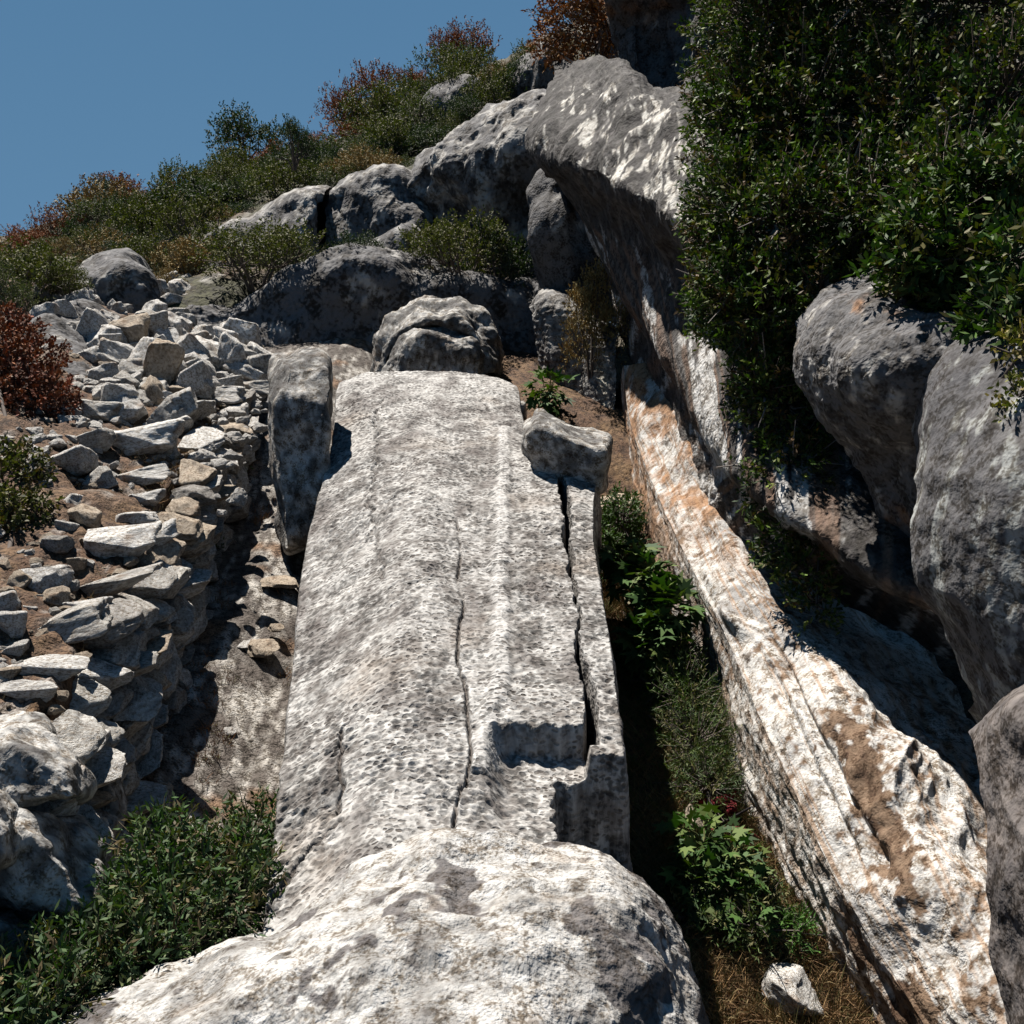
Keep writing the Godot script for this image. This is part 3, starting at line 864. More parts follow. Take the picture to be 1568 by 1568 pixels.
	var b1 := [
		pts([[1400, 600, 6.4], [1440, 520, 6.4], [1500, 480, 6.2], [1580, 450, 6], [1700, 430, 5.8], [1850, 420, 5.6]]),
		pts([[1404, 640, 5.9], [1436, 560, 5.7], [1495, 520, 5.5], [1580, 500, 5.3], [1700, 480, 5.1], [1850, 470, 4.9]]),
		pts([[1402, 740, 5.5], [1425, 680, 5.3], [1490, 640, 5.1], [1580, 620, 4.8], [1700, 600, 4.6], [1850, 600, 4.4]]),
		pts([[1397, 830, 5.4], [1425, 810, 5.2], [1490, 790, 4.9], [1580, 780, 4.6], [1700, 760, 4.4], [1850, 760, 4.2]]),
		pts([[1412, 900, 5.4], [1440, 910, 5.2], [1500, 920, 4.9], [1580, 920, 4.6], [1700, 920, 4.3], [1850, 920, 4.1]]),
		pts([[1446, 980, 5.5], [1470, 1010, 5.3], [1520, 1030, 5], [1590, 1050, 4.7], [1700, 1060, 4.4], [1850, 1060, 4.2]]),
		pts([[1482, 1075, 5.7], [1505, 1110, 5.5], [1545, 1140, 5.2], [1610, 1160, 5], [1700, 1180, 4.8], [1850, 1180, 4.6]]),
		pts([[1500, 1080, 6.6], [1530, 1120, 6.5], [1570, 1150, 6.3], [1620, 1180, 6.1], [1700, 1200, 6], [1850, 1200, 5.8]])]
	var b1f := func(p: Vector3, _n, _u, _v):
		return 0.05 * ns.get_noise_3dv(p * 0.9) + 0.012 * nf.get_noise_3dv(p * 5.0) + 0.035 * (nr.get_noise_3dv(Vector3(p.x * 0.8, p.y * 1.1, p.z * 0.8) + Vector3(2, 5, 1)) - 0.2)
	var grey := func(p: Vector3, _n, _u, v: float, _d):
		var a := nf.get_noise_3dv(p * 1.7)
		var b := nf.get_noise_3dv(p * 9.0)
		var st2 := nf.get_noise_3dv(Vector3(p.x * 5.0, p.y * 1.0, p.z * 5.0))
		var c: Color = mixc(Color(0.17, 0.166, 0.174), Color(0.25, 0.243, 0.245), sm(-0.4, 0.4, a + 0.4 * b))
		c = mixc(c, Color(0.58, 0.60, 0.58), sm(0.16, 0.32, st2 * 0.9 + 0.35 * b + 0.12 * a + 0.10 * exp(-pow((_u - 0.14) / 0.1, 2.0))) * 0.85)
		return mixc(c, Color(0.07, 0.066, 0.068), sm(0.32, 0.5, nf.get_noise_3dv(p * 3.2 + Vector3(2, 9, 4))) * 0.6)
	bb = piece("boulder", sheet(b1, 190, 210, b1f, grey), M.smooth_rock)
	tag(bb, "huge smooth dark grey boulder filling the right edge of the picture", "rock")
	var b0 := [
		pts([[1490, 1110, 5.0], [1520, 1080, 5.0], [1570, 1050, 4.8], [1650, 1030, 4.6], [1800, 1020, 4.4]]),
		pts([[1486, 1130, 4.5], [1518, 1100, 4.3], [1570, 1075, 4.1], [1650, 1060, 3.9], [1800, 1040, 3.7]]),
		pts([[1506, 1230, 4.3], [1540, 1220, 4.1], [1590, 1210, 3.9], [1660, 1200, 3.7], [1800, 1200, 3.5]]),
		pts([[1508, 1340, 4.2], [1540, 1340, 4.0], [1590, 1340, 3.8], [1660, 1340, 3.6], [1800, 1340, 3.4]]),
		pts([[1530, 1480, 4.2], [1560, 1480, 4.0], [1600, 1490, 3.8], [1670, 1490, 3.6], [1800, 1500, 3.4]]),
		pts([[1550, 1620, 4.2], [1580, 1640, 4.0], [1620, 1660, 3.8], [1690, 1680, 3.6], [1800, 1700, 3.4]]),
		pts([[1600, 1800, 4.4], [1640, 1820, 4.2], [1680, 1840, 4.0], [1740, 1860, 3.8], [1850, 1880, 3.6]])]
	bb = piece("boulder", sheet(b0, 110, 170, b1f, func(p: Vector3, _n, _u, _v, _d):
		var a := nf.get_noise_3dv(p * 2.6)
		var b := nf.get_noise_3dv(p * 11.0)
		var c: Color = mixc(Color(0.20, 0.18, 0.175), Color(0.33, 0.29, 0.27), sm(-0.4, 0.4, a + 0.5 * b))
		return mixc(c, Color(0.09, 0.08, 0.08), sm(0.2, 0.45, nf.get_noise_3dv(p * 4.0 + Vector3(2, 9, 4))) * 0.6)), M.smooth_rock)
	tag(bb, "brownish grey boulder end jutting in at the lower right edge", "rock")

# ---------------------------------------------------------------- the figure
const SH := -3.22      # height of the figure's upper side on its slope

# [pixel row, left edge, right edge] of the trunk in the photograph, turned into [distance, x]
func edge(list: Array) -> Array:
	var o := []
	for q in list:
		var p := AX(q[1], q[0], SH)
		o.append([-p.z, p.x])
	o.sort_custom(func(a, b): return a[0] < b[0])
	return o

func crackline(list: Array, x: float, D: float, w: float) -> float:
	# 1 on a polyline of [distance, x], falling off to 0 over w
	var e := 9.0
	for i in list.size() - 1:
		var a := Vector2(list[i][1], list[i][0])
		var b := Vector2(list[i + 1][1], list[i + 1][0])
		if D < minf(a.y, b.y) - 0.2 or D > maxf(a.y, b.y) + 0.2: continue
		var q := Geometry2D.get_closest_point_to_segment(Vector2(x, D), a, b)
		e = minf(e, q.distance_to(Vector2(x, D)))
	return 1.0 - sm(w * 0.35, w, e)

func build_statue() -> void:
	var at := AX(700, 1290, SH - 1.3)
	var fig := thing("kouros_statue", "colossal unfinished marble figure lying on its back along the quarry", "statue", at)
	var L := edge([[1500, 400], [1400, 396], [1290, 402], [1250, 408], [1180, 418], [1100, 428], [1000, 438], [900, 450], [820, 456], [760, 470], [700, 492], [660, 508], [620, 513], [590, 514], [575, 519], [566, 530], [558, 546], [540, 560]])
	var R := edge([[1500, 985], [1400, 975], [1290, 968], [1220, 962], [1150, 956], [1100, 950], [1000, 938], [900, 922], [820, 909], [760, 909], [730, 913], [706, 915], [694, 870], [680, 830], [650, 806], [610, 797], [585, 795], [575, 791], [566, 782], [558, 768], [540, 755]])
	var G := edge([[1180, 908], [1130, 904], [1090, 906], [1040, 900], [1000, 893], [950, 884], [900, 877], [850, 872], [800, 868], [760, 862], [720, 858]])
	var gw := [[0.0, 0.034], [5.4, 0.036], [5.8, 0.030], [6.3, 0.007], [6.9, 0.012], [7.6, 0.028], [8.4, 0.040], [9.0, 0.018]]
	var FL := [[4.4, 0.27], [5.9, 0.30], [7.8, 0.34], [9.5, 0.20], [11.0, 0.10]]
	var C1 := edge([[1272, 693], [1225, 700], [1190, 716], [1150, 722], [1100, 716], [1050, 714], [1010, 700], [960, 703], [930, 712], [890, 700], [850, 706], [800, 700], [755, 690]])
	var C2 := edge([[610, 588], [640, 575], [690, 580], [740, 562], [790, 572], [840, 580], [880, 592]])
	var C3 := edge([[1080, 524], [1130, 522], [1170, 524], [1205, 519]])
	var C4 := edge([[1300, 402], [1280, 420], [1250, 448], [1235, 475], [1225, 520]])
	var RD := edge([[690, 772], [760, 770], [840, 766], [900, 764], [960, 766], [1010, 768], [1050, 762], [1100, 745], [1150, 735]])
	var D_step := -AX(800, 1110, SH).z
	var D_arm := -AX(900, 1150, SH).z
	var D_top := -AX(650, 560, SH).z
	var D_bot := -AX(650, 1420, SH).z
	var x_step := AX(772, 1112, SH).x
	var x_arm := AX(852, 1160, SH).x
	var nu := 400
	var nv := 620
	var nl := 66
	var nrr := 60
	var pos := PackedVector3Array()
	var kind := PackedFloat32Array()     # how deep in a crack, groove or pit a point lies
	var vein := PackedFloat32Array()
	# stations along the figure, closer together where it drops in a step
	var stations := []
	for j in nv + 1: stations.append(D_bot * pow((D_top + 0.25) / D_bot, float(j) / nv))
	for k in 60: stations.append(lerpf(D_arm - 0.14, D_arm + 0.05, (k + 0.37) / 60.0))
	for k in 24: stations.append(lerpf(D_step - 0.06, D_step + 0.05, (k + 0.41) / 24.0))
	stations.sort()
	nv = stations.size() - 1
	for j in nv + 1:
		var D: float = stations[j]
		var xl := tab(L, D)
		var xr := tab(R, D)
		var over := maxf(0.0, D - D_top)
		for i in nu + 1:
			var x: float
			var drop := 0.0
			if i < nl:
				var q := 1.0 - float(i) / nl
				x = xl - 0.10 * sin(q * 2.2) + 0.12 * q
				drop = 1.45 * q
			elif i > nu - nrr:
				var q := float(i - nu + nrr) / nrr
				x = xr + 0.10 * sin(q * 2.6) - 0.10 * q
				drop = 1.45 * q
			else:
				x = lerpf(xl, xr, float(i - nl) / (nu - nrr - nl))
			var t := clampf((x - xl) / (xr - xl), 0.0, 1.0)
			var h := 0.0
			var far := sm(7.0, 11.0, D)
			# a flat front with a side plane falling away to the left
			var fl := tab(FL, D)
			var fd := fl - t + 0.02 * ns.get_noise_2d(D * 2.0, 7.0)
			h -= lerpf(1.25, 0.9, far) * fl * 0.5 * (fd + sqrt(fd * fd + 0.0016)) / fl * 0.85
			h -= lerpf(0.04, 0.10, sm(9.0, 11.0, D)) * pow(maxf(0.0, (t - 0.70) / 0.30), 2.0)
			# gentle swell of the folded robe
			h += 0.05 * exp(-pow((t - 0.42) / 0.10, 2.0)) * sm(4.6, 6.5, D) * sm(11.5, 9.0, D)
			var dark := 0.0
			# gap between the body and the arm
			if D < 9.0 and D > D_arm + 0.10:
				var gx := tab(G, D) + 0.010 * ns.get_noise_2d(D * 7.0, 3.0) + 0.025 * ns.get_noise_2d(D * 1.6, 5.0)
				var w := tab(gw, D)
				var g := 1.0 - sm(w * 0.55, w, absf(x - gx))
				h -= 0.42 * g * sm(D_arm + 0.10, D_arm + 0.16, D)
				dark = maxf(dark, g)
			# the slab ends in a step; beyond it the arm ends too
			var ed := D_step + 0.03 * ns.get_noise_2d(x * 9.0, 1.0)
			var ex := x_step + 0.015 * ns.get_noise_2d(D * 4.0, 5.0) - (D_step - D) * 0.02
			var st := (1.0 - sm(ed - 0.02, ed + 0.015, D)) * sm(ex - 0.10, ex + 0.04, x)
			st *= 1.0 - sm(-0.03, 0.0, x - tab(G, maxf(D, D_arm)))
			h -= 0.16 * st * sm(ed - 1.1, ed - 0.05, D)
			var ea := D_arm + 0.03 * ns.get_noise_2d(x * 6.0, 9.0)
			var ax := x_arm + 0.02 * ns.get_noise_2d(D * 7.0, 2.0) - (D_arm - D) * 0.03
			var ar := (1.0 - sm(ea - 0.10, ea + 0.02, D)) * sm(ax - 0.015, ax + 0.05, x)
			h -= 1.30 * ar
			# far end of the chest
			h -= 1.1 * pow(over / 0.25, 2.0)
			h -= 0.06 * sm(D_top - 0.5, D_top, D)
			# cracks, and the pale vein standing a little proud
			var ck := crackline(C1, x, D + 0.05 * ns.get_noise_2d(x * 14.0, D * 8.0), 0.012) * maxf(0.25 + 0.75 * sm(-0.25, 0.15, ns.get_noise_2d(D * 2.3, 31.0)), sm(7.2, 6.2, D)) * sm(9.3, 7.6, D)
			ck = maxf(ck, crackline(C2, x + 0.03 * ns.get_noise_2d(D * 6.0, 8.0), D, 0.018) * 0.7)
			ck = maxf(ck, crackline(C3, x + 0.015 * ns.get_noise_2d(D * 9.0, 2.0), D, 0.014))
			ck = maxf(ck, crackline(C4, x, D + 0.03 * ns.get_noise_2d(x * 9.0, 4.0), 0.022))
			h -= 0.028 * ck
			dark = maxf(dark, ck)
			var rv := 0.0
			if D > 4.9 and D < 10.0:
				var rx := absf(x - tab(RD, D) - 0.02 * ns.get_noise_2d(D * 3.0, 6.0))
				rv = 1.0 - sm(0.02, 0.075, rx)
				h += 0.022 * rv
			# rows of pick marks
			var ptc := nc.get_noise_3dv(Vector3(x * 17.0, h * 8.0 - drop * 11.0, D * 28.0 + 0.5 * sin(x * 2.0) + 0.6 * ns.get_noise_2d(x * 1.2, D * 0.8)))
			var amt := 0.009 + 0.013 * sm(-0.2, 0.4, nf.get_noise_2d(x * 0.9, D * 0.6 + 4.0))
			amt *= (1.0 - 0.8 * rv) * (0.30 + 0.70 * sm(-0.25, 0.25, nf.get_noise_2d(x * 1.1 + 11.0, D * 0.9)))
			var pit := -amt * sm(-0.42, -0.88, ptc) + amt * 0.35 * (ptc + 0.4)
			h += pit + 0.025 * nf.get_noise_2d(x * 1.3, D * 1.1) + 0.007 * nf.get_noise_3dv(Vector3(x * 12.0, drop * 12.0, D * 12.0))
			dark = maxf(dark, sm(-0.44, -0.62, ptc + 0.16 * ns.get_noise_2d(x * 30.0, D * 30.0) + 0.30 * nf.get_noise_2d(x * 1.6 + 5.0, D * 0.9) + 0.05) * 0.30 * (1.0 - 0.85 * rv))
			var side := 0.03 * nf.get_noise_3dv(Vector3(2.0, drop * 3.0, D * 2.0)) if drop > 0.0 else 0.0
			pos.append(Vector3(x + side * (1.0 if t > 0.5 else -1.0), SH + h - drop + RISE * D, -D) - at)
			kind.append(dark)
			vein.append(rv)
	var w1 := nu + 1
	var bc := func(p: Vector3, _n, u: float, v: float, _d):
		var k := int(roundf(v * nv)) * w1 + int(roundf(u * nu))
		var q := p + at
		var a := nf.get_noise_3dv(Vector3(q.x * 1.5, q.y * 1.5, q.z * 0.7))
		var b := nf.get_noise_3dv(q * 6.0)
		var e := nf.get_noise_3dv(q * 17.0)
		var c := mixc(Color(0.27, 0.248, 0.230), Color(0.82, 0.80, 0.765), sm(-0.34, 0.26, a * 0.35 + b * 0.55 + e * 0.45 + 0.1 * sm(8.5, 11.5, -q.z)))
		c = mixc(c, Color(0.19, 0.160, 0.148), sm(0.12, 0.42, nf.get_noise_3dv(Vector3(q.x * 2.6, q.y * 2.0, q.z * 1.0) + Vector3(7, 3, 1)) + 0.45 * e) * 0.62)
		c = mixc(c, Color(0.52, 0.42, 0.33), sm(0.2, 0.6, nf.get_noise_3dv(q * 0.8 + Vector3(3, 3, 8))) * 0.4)
		c = mixc(c, Color(0.82, 0.80, 0.77), vein[k] * 0.85)
		return mixc(c, Color(0.17, 0.143, 0.125), kind[k] * 0.92)
	piece("trunk", finish(pos, nu, nv, false, NONE, bc, Vector3(0, -30, 0)), M.tooled, fig)
	# head, seen from under the chin
	var hr := [
		pts([[574, 640, 14.6], [590, 620, 15.2], [610, 600, 15.6], [640, 590, 15.8], [668, 590, 15.8], [700, 590, 15.8], [728, 600, 15.6], [748, 620, 15.2], [764, 640, 14.6]]),
		pts([[572, 575, 14.3], [584, 530, 14.6], [604, 500, 14.8], [632, 482, 14.9], [668, 474, 15.0], [702, 475, 14.9], [734, 492, 14.8], [752, 522, 14.6], [764, 575, 14.3]]),
		pts([[571, 572, 13.8], [580, 522, 13.9], [600, 488, 14.0], [628, 471, 14.0], [666, 462, 14.0], [704, 463, 14.0], [738, 481, 13.9], [756, 514, 13.8], [764, 572, 13.7]]),
		pts([[577, 572, 13.4], [588, 530, 13.4], [610, 499, 13.5], [636, 484, 13.5], [666, 478, 13.5], [700, 479, 13.5], [730, 494, 13.5], [747, 524, 13.4], [756, 572, 13.4]]),
		pts([[583, 572, 13.15], [594, 538, 13.15], [614, 510, 13.2], [640, 496, 13.15], [664, 490, 13.1], [690, 494, 13.15], [720, 506, 13.2], [738, 532, 13.2], [748, 572, 13.2]]),
		pts([[586, 573, 13.2], [597, 541, 13.25], [617, 514, 13.35], [642, 503, 13.35], [666, 501, 13.35], [690, 504, 13.35], [716, 516, 13.35], [733, 538, 13.3], [743, 573, 13.3]]),
		pts([[592, 575, 12.95], [604, 546, 12.95], [624, 522, 13.0], [648, 511, 12.95], [670, 509, 12.95], [690, 514, 13.0], [712, 528, 13.0], [728, 548, 13.0], [738, 575, 13.0]]),
		pts([[596, 590, 12.92], [610, 560, 12.85], [630, 538, 12.82], [652, 528, 12.80], [672, 526, 12.80], [690, 530, 12.82], [708, 542, 12.86], [722, 560, 12.9], [732, 590, 12.95]]),
		pts([[600, 660, 12.95], [615, 640, 12.88], [634, 630, 12.86], [654, 625, 12.85], [672, 625, 12.85], [690, 628, 12.86], [706, 635, 12.88], [718, 645, 12.92], [728, 660, 12.95]])]
	for r in hr:
		for k in r.size(): r[k] -= at
	var hf := func(p: Vector3, _n, _u, _v):
		var q := p + at
		return 0.10 * nf.get_noise_3dv(q * 1.5) + 0.06 * ns.get_noise_3dv(q * 1.9 + Vector3(3, 1, 5)) + 0.03 * nr.get_noise_3dv(q * 2.0) + 0.012 * nf.get_noise_3dv(q * 11.0)
	piece("head", sheet(hr, 150, 130, hf, crust_at(at, 0.04, 0.05), P(668, 600, 14.2) - at), M.carved, fig)
	# raised forearm stump at the left, broken off square
	var fa := [P(428, 850, 9.5), P(496, 820, 9.3), P(396, 572, 9.6), P(512, 568, 9.45), P(440, 860, 10.5), P(500, 850, 10.4), P(410, 532, 10.6), P(504, 528, 10.5)]
	for k in 8: fa[k] -= at
	var af := func(p: Vector3, _n, _u, _v):
		var q := p + at
		return 0.05 * ns.get_noise_3dv(q * 1.5) + 0.022 * nr.get_noise_3dv(q * 2.0) + 0.008 * nf.get_noise_3dv(q * 11.0)
	piece("forearm", block(fa, 7.0, 130, 110, af, crust_at(at, 0.0, 0.10), [[Vector3(-0.55, 0.8, 0.25).normalized(), 1.08], [Vector3(0.75, 0.65, 0.0).normalized(), 1.28], [Vector3(-0.9, 0.05, 0.42).normalized(), 1.0], [Vector3(0.1, 0.75, 0.66).normalized(), 1.18]]), M.carved, fig)
	# forearm stump at the right, a short squared block
	var fb := [P(812, 738, 8.95), P(918, 752, 8.75), P(798, 648, 8.85), P(926, 690, 8.62), P(806, 700, 9.8), P(926, 745, 9.4), P(822, 622, 9.7), P(936, 662, 9.35)]
	for k in 8: fb[k] -= at
	piece("forearm", block(fb, 14.0, 130, 100, af, crust_at(at, 0.08, 0.04), [[Vector3(-0.75, 0.65, 0.1).normalized(), 1.2]]), M.carved, fig)
	# chip between chest and forearm
	var ch := [P(786, 640, 11.0), P(812, 650, 11.0), P(788, 612, 11.0), P(808, 612, 11.0), P(786, 640, 11.5), P(812, 650, 11.5), P(788, 608, 11.5), P(808, 608, 11.5)]
	for k in 8: ch[k] -= at
	piece("shoulder_lump", block(ch, 4.0, 40, 30, af, crust_at(at, 0.1, 0.0)), M.carved, fig)
	# the feet, left as one rounded mass
	var crest := [[-160, 1740, -3.75], [20, 1596, -3.55], [140, 1534, -3.45], [228, 1506, -3.40], [325, 1462, -3.34], [422, 1426, -3.30], [500, 1386, -3.26], [556, 1334, -3.23], [620, 1296, -3.18], [700, 1284, -3.14], [780, 1288, -3.14], [860, 1300, -3.18], [930, 1314, -3.20], [985, 1352, -3.26], [1020, 1402, -3.34], [1044, 1458, -3.42], [1066, 1520, -3.50], [1100, 1610, -3.6], [1180, 1760, -3.8]]
	var top := [[-140, 1790, -3.62], [80, 1640, -3.42], [185, 1575, -3.30], [265, 1545, -3.22], [355, 1500, -3.16], [440, 1462, -3.12], [515, 1425, -3.06], [570, 1395, -3.06], [626, 1362, -3.03], [700, 1350, -3.01], [775, 1352, -3.01], [845, 1362, -3.03], [905, 1374, -3.02], [950, 1408, -3.08], [980, 1452, -3.14], [1004, 1505, -3.22], [1026, 1565, -3.30], [1060, 1650, -3.4], [1120, 1800, -3.6]]
	var near := [[-100, 1900, -3.62], [120, 1740, -3.42], [215, 1690, -3.28], [295, 1660, -3.20], [375, 1625, -3.12], [455, 1590, -3.06], [525, 1560, -3.02], [580, 1530, -2.98], [632, 1505, -2.96], [700, 1490, -2.95], [770, 1490, -2.95], [830, 1500, -2.98], [880, 1520, -3.02], [920, 1550, -3.06], [945, 1590, -3.12], [966, 1640, -3.2], [985, 1690, -3.28], [1010, 1760, -3.4], [1060, 1880, -3.6]]
	var low := []
	var back := []
	var back2 := []
	for k in crest.size():
		low.append([lerpf(near[k][0], 700.0, 0.25), near[k][1] + 460.0, near[k][2] - 0.05])
		back.append([lerpf(crest[k][0], 700.0, 0.02), crest[k][1] + 8.0, crest[k][2] - 0.45])
		back2.append([lerpf(crest[k][0], 700.0, 0.10), crest[k][1] + 30.0, crest[k][2] - 1.4])
	var rows := [apts(back2), apts(back), apts(crest), apts(top), apts(near), apts(low)]
	for r in rows:
		for k in r.size(): r[k] -= at
	var ftf := func(p: Vector3, _n, _u, _v):
		var q := p + at
		var ptc := nc.get_noise_3dv(Vector3(q.x * 10.0, q.y * 10.0, q.z * 10.0))
		return 0.05 * nf.get_noise_3dv(q * 1.2) + 0.010 * (ptc + 0.4) + 0.012 * nf.get_noise_3dv(q * 7.0) + 0.022 * nr.get_noise_3dv(Vector3(q.x * 1.6, q.y * 3.0, q.z * 3.0)) + 0.03 * ns.get_noise_3dv(q * 2.3)
	var ftc := func(p: Vector3, _n, _u, _v, _d):
		var q := p + at
		var a := nf.get_noise_3dv(q * 1.5)
		var b := nf.get_noise_3dv(q * 5.0 + Vector3(1, 7, 3))
		var e := nf.get_noise_3dv(q * 19.0)
		var c: Color = mixc(Color(0.40, 0.39, 0.375), Color(0.82, 0.81, 0.785), sm(-0.40, 0.20, a * 0.6 + b * 0.6 + e * 0.25))
		# bare grey stone where the white crust has come off; the crust grows in round colonies, so its edge is lobed
		var right := sm(0.40, 0.75, q.x)
		var colony := nc.get_noise_3dv(q * 9.0)
		var bare := nf.get_noise_3dv(q * 2.0 + Vector3(1, 7, 3)) + 0.34 * (colony + 0.55) + 0.10 * b
		c = mixc(c, mixc(Color(0.19, 0.18, 0.18), Color(0.26, 0.24, 0.235), sm(-0.3, 0.3, e)), sm(0.30 - 0.30 * right, 0.33 - 0.30 * right, bare))
		c = mixc(c, Color(0.17, 0.15, 0.14), sm(0.34, 0.44, nf.get_noise_3dv(Vector3(q.x * 5.0, q.y * 9.0, q.z * 9.0) + Vector3(4, 1, 4)) + 0.25 * e) * 0.75)
		return mixc(c, Color(0.66, 0.56, 0.46), sm(0.2, 0.5, nf.get_noise_3dv(q * 2.4 + Vector3(5, 2, 8))) * 0.4)
	piece("feet_block", sheet(rows, 420, 250, ftf, ftc, Vector3(0, -12, 1)), M.lichened, fig)

func crust_at(at: Vector3, pale: float, dark: float) -> Callable:
	return func(p: Vector3, _n, _u, _v, _d):
		var q := p + at
		var a := nf.get_noise_3dv(q * 1.4)
		var b := nf.get_noise_3dv(q * 6.0)
		var e := nf.get_noise_3dv(q * 16.0)
		var c := mixc(Color(0.20, 0.195, 0.19), Color(0.80, 0.785, 0.75), sm(-0.15 - pale, 0.40 - pale, a * 0.5 + b * 0.6 + e * 0.4))
		c = mixc(c, Color(0.07, 0.068, 0.068), sm(0.40 - dark, 0.7 - dark, nf.get_noise_3dv(Vector3(q.x * 3.0, q.y * 1.2, q.z * 3.0) + Vector3(7, 3, 1)) + 0.3 * e) * 0.8)
		return mixc(c, Color(0.42, 0.31, 0.22), sm(0.2, 0.6, nf.get_noise_3dv(q * 0.9 + Vector3(3, 3, 8))) * 0.4)

# ---------------------------------------------------------------- stones
var stone_kinds := {}

func make_stone(seed_: int, k: float, ncut: int, pale: float) -> ArrayMesh:
	var rng := RandomNumberGenerator.new()
	rng.seed = seed_
	var cuts := []
	for i in ncut:
		var d := Vector3(rng.randf_range(-1, 1), rng.randf_range(-1, 1), rng.randf_range(-1, 1)).normalized()
		cuts.append([d, rng.randf_range(0.72, 1.0)])
	var o := Vector3(seed_ * 1.7, seed_ * 0.3, 4)
	var c8 := [Vector3(-.5, -.5, .5), Vector3(.5, -.5, .5), Vector3(-.5, .5, .5), Vector3(.5, .5, .5), Vector3(-.5, -.5, -.5), Vector3(.5, -.5, -.5), Vector3(-.5, .5, -.5), Vector3(.5, .5, -.5)]
	for i in 8:
		c8[i] += Vector3(rng.randf_range(-0.24, 0.24), rng.randf_range(-0.20, 0.20), rng.randf_range(-0.24, 0.24))
	var f := func(p: Vector3, _n, _u, _v): return 0.05 * nf.get_noise_3dv(p * 1.8 + o) + 0.03 * nr.get_noise_3dv(Vector3(p.x * 1.2, p.y * 2.6, p.z * 1.4) + o) + 0.012 * nf.get_noise_3dv(p * 8.0 + o)
	var c := func(p: Vector3, _n, _u, _v, _d):
		var a := nf.get_noise_3dv(p * 1.8 + o)
		var b := nf.get_noise_3dv(p * 7.0 + o)
		var q: Color = mixc(Color(0.52, 0.51, 0.49), Color(0.92, 0.91, 0.88), sm(-0.4 - pale, 0.3 - pale, a * 0.7 + b * 0.6))
		q = mixc(q, Color(0.22, 0.21, 0.21), sm(0.15, 0.5, nf.get_noise_3dv(Vector3(p.x * 1.4, p.y * 4.0, p.z * 2.0) + o) + 0.3 * b) * 0.7)
		return mixc(q, Color(0.50, 0.34, 0.22), sm(0.25, 0.6, nf.get_noise_3dv(p * 1.2 + o + Vector3(5, 5, 5))) * 0.6)
	return block(c8, k, 44, 30, f, c, cuts)

func stone_mesh(kind: String, n: int) -> ArrayMesh:
	if not stone_kinds.has(kind):
		var a := []
		for i in 9:
			match kind:
				"slab": a.append(make_stone(100 + i, 16.0, 8, 0.15))
				"course": a.append(make_stone(200 + i, 12.0, 8, 0.0))
				_: a.append(make_stone(300 + i, 10.0, 12, 0.05))
		stone_kinds[kind] = a
	return stone_kinds[kind][n % 9]

func stone_basis(along: Vector3, up: Vector3, size: Vector3) -> Basis:
	var x := along.normalized()
	var z := x.cross(up).normalized()
	var y := z.cross(x).normalized()
	return Basis(x * size.x, y * size.y, z * size.z)

func build_wall() -> void:
	var rng := RandomNumberGenerator.new()
	rng.seed = 5
	var at := Vector3(wall_x(8.5), floor_y(8.5), -8.5)
	var wall := thing("drystone_wall", "rough drystone retaining wall in shade along the left trench", "stone wall", at)
	var mats := [M.stone_grey, M.stone, M.stone_grey, M.stone_tan, M.stone, M.stone_dark]
	var course := 0
	var up := -0.05
	while up < 1.32:
		var ch := rng.randf_range(0.11, 0.18)
		var D := 4.15 + rng.randf() * 0.3
		while D < 13.9:
			var ln := rng.randf_range(0.20, 0.62)
			var Dm := D + ln * 0.5
			var top := wall_top(Dm) - floor_y(Dm) + 0.06 * ns.get_noise_1d(Dm * 3.0)
			if up + ch * 0.6 < top:
				var lean := 0.06 * up
				var s := MeshInstance3D.new()
				s.mesh = stone_mesh("course" if rng.randf() < 0.75 else "chunk", rng.randi() % 9)
				s.material_override = mats[rng.randi() % 6]
				s.name = "stone"
				wall.add_child(s, true)
				var p := Vector3(wall_x(Dm) - 0.12 - lean + rng.randf_range(-0.08, 0.06), floor_y(Dm) + up + ch * 0.5, -Dm)
				var dirn := Vector3(-0.105 + rng.randf_range(-0.12, 0.12), 0.21 + rng.randf_range(-0.16, 0.16), -1.0)
				var b := stone_basis(dirn, Vector3(rng.randf_range(-0.2, 0.2), 1, 0), Vector3(ln * 0.98, ch * rng.randf_range(0.9, 1.1), rng.randf_range(0.26, 0.42)))
				s.transform = Transform3D(b, p - at)
			D += ln + 0.01
		up += ch * 0.94
		course += 1
	# the top course: long pale slabs laid across the wall, tilted with the slope
	for q in [[222, 690, 96, 12, 40], [208, 738, 72, 14, 18], [224, 772, 46, 18, 20], [208, 803, 62, 20, 22], [186, 846, 84, 12, 44], [168, 905, 128, 22, 26], [96, 972, 130, 24, 32], [78, 1032, 100, -4, 28], [40, 1068, 90, 8, 22], [300, 640, 60, 10, 22], [335, 612, 62, 8, 20], [368, 582, 52, 5, 16], [270, 662, 44, 20, 18], [385, 598, 40, 4, 14], [128, 940, 70, 18, 22], [245, 830, 50, 25, 22]]:
		var s := MeshInstance3D.new()
		s.mesh = stone_mesh("slab", rng.randi() % 9)
		s.material_override = M.stone if rng.randf() < 0.8 else M.stone_grey
		s.name = "cap_stone"
		wall.add_child(s, true)
		var t := lay(q[0], q[1], q[2] * 1.2, q[3], q[4] * 1.1, 0.6, rng)
		t.origin -= at
		s.transform = t
	print("wall stones ", wall.get_child_count())

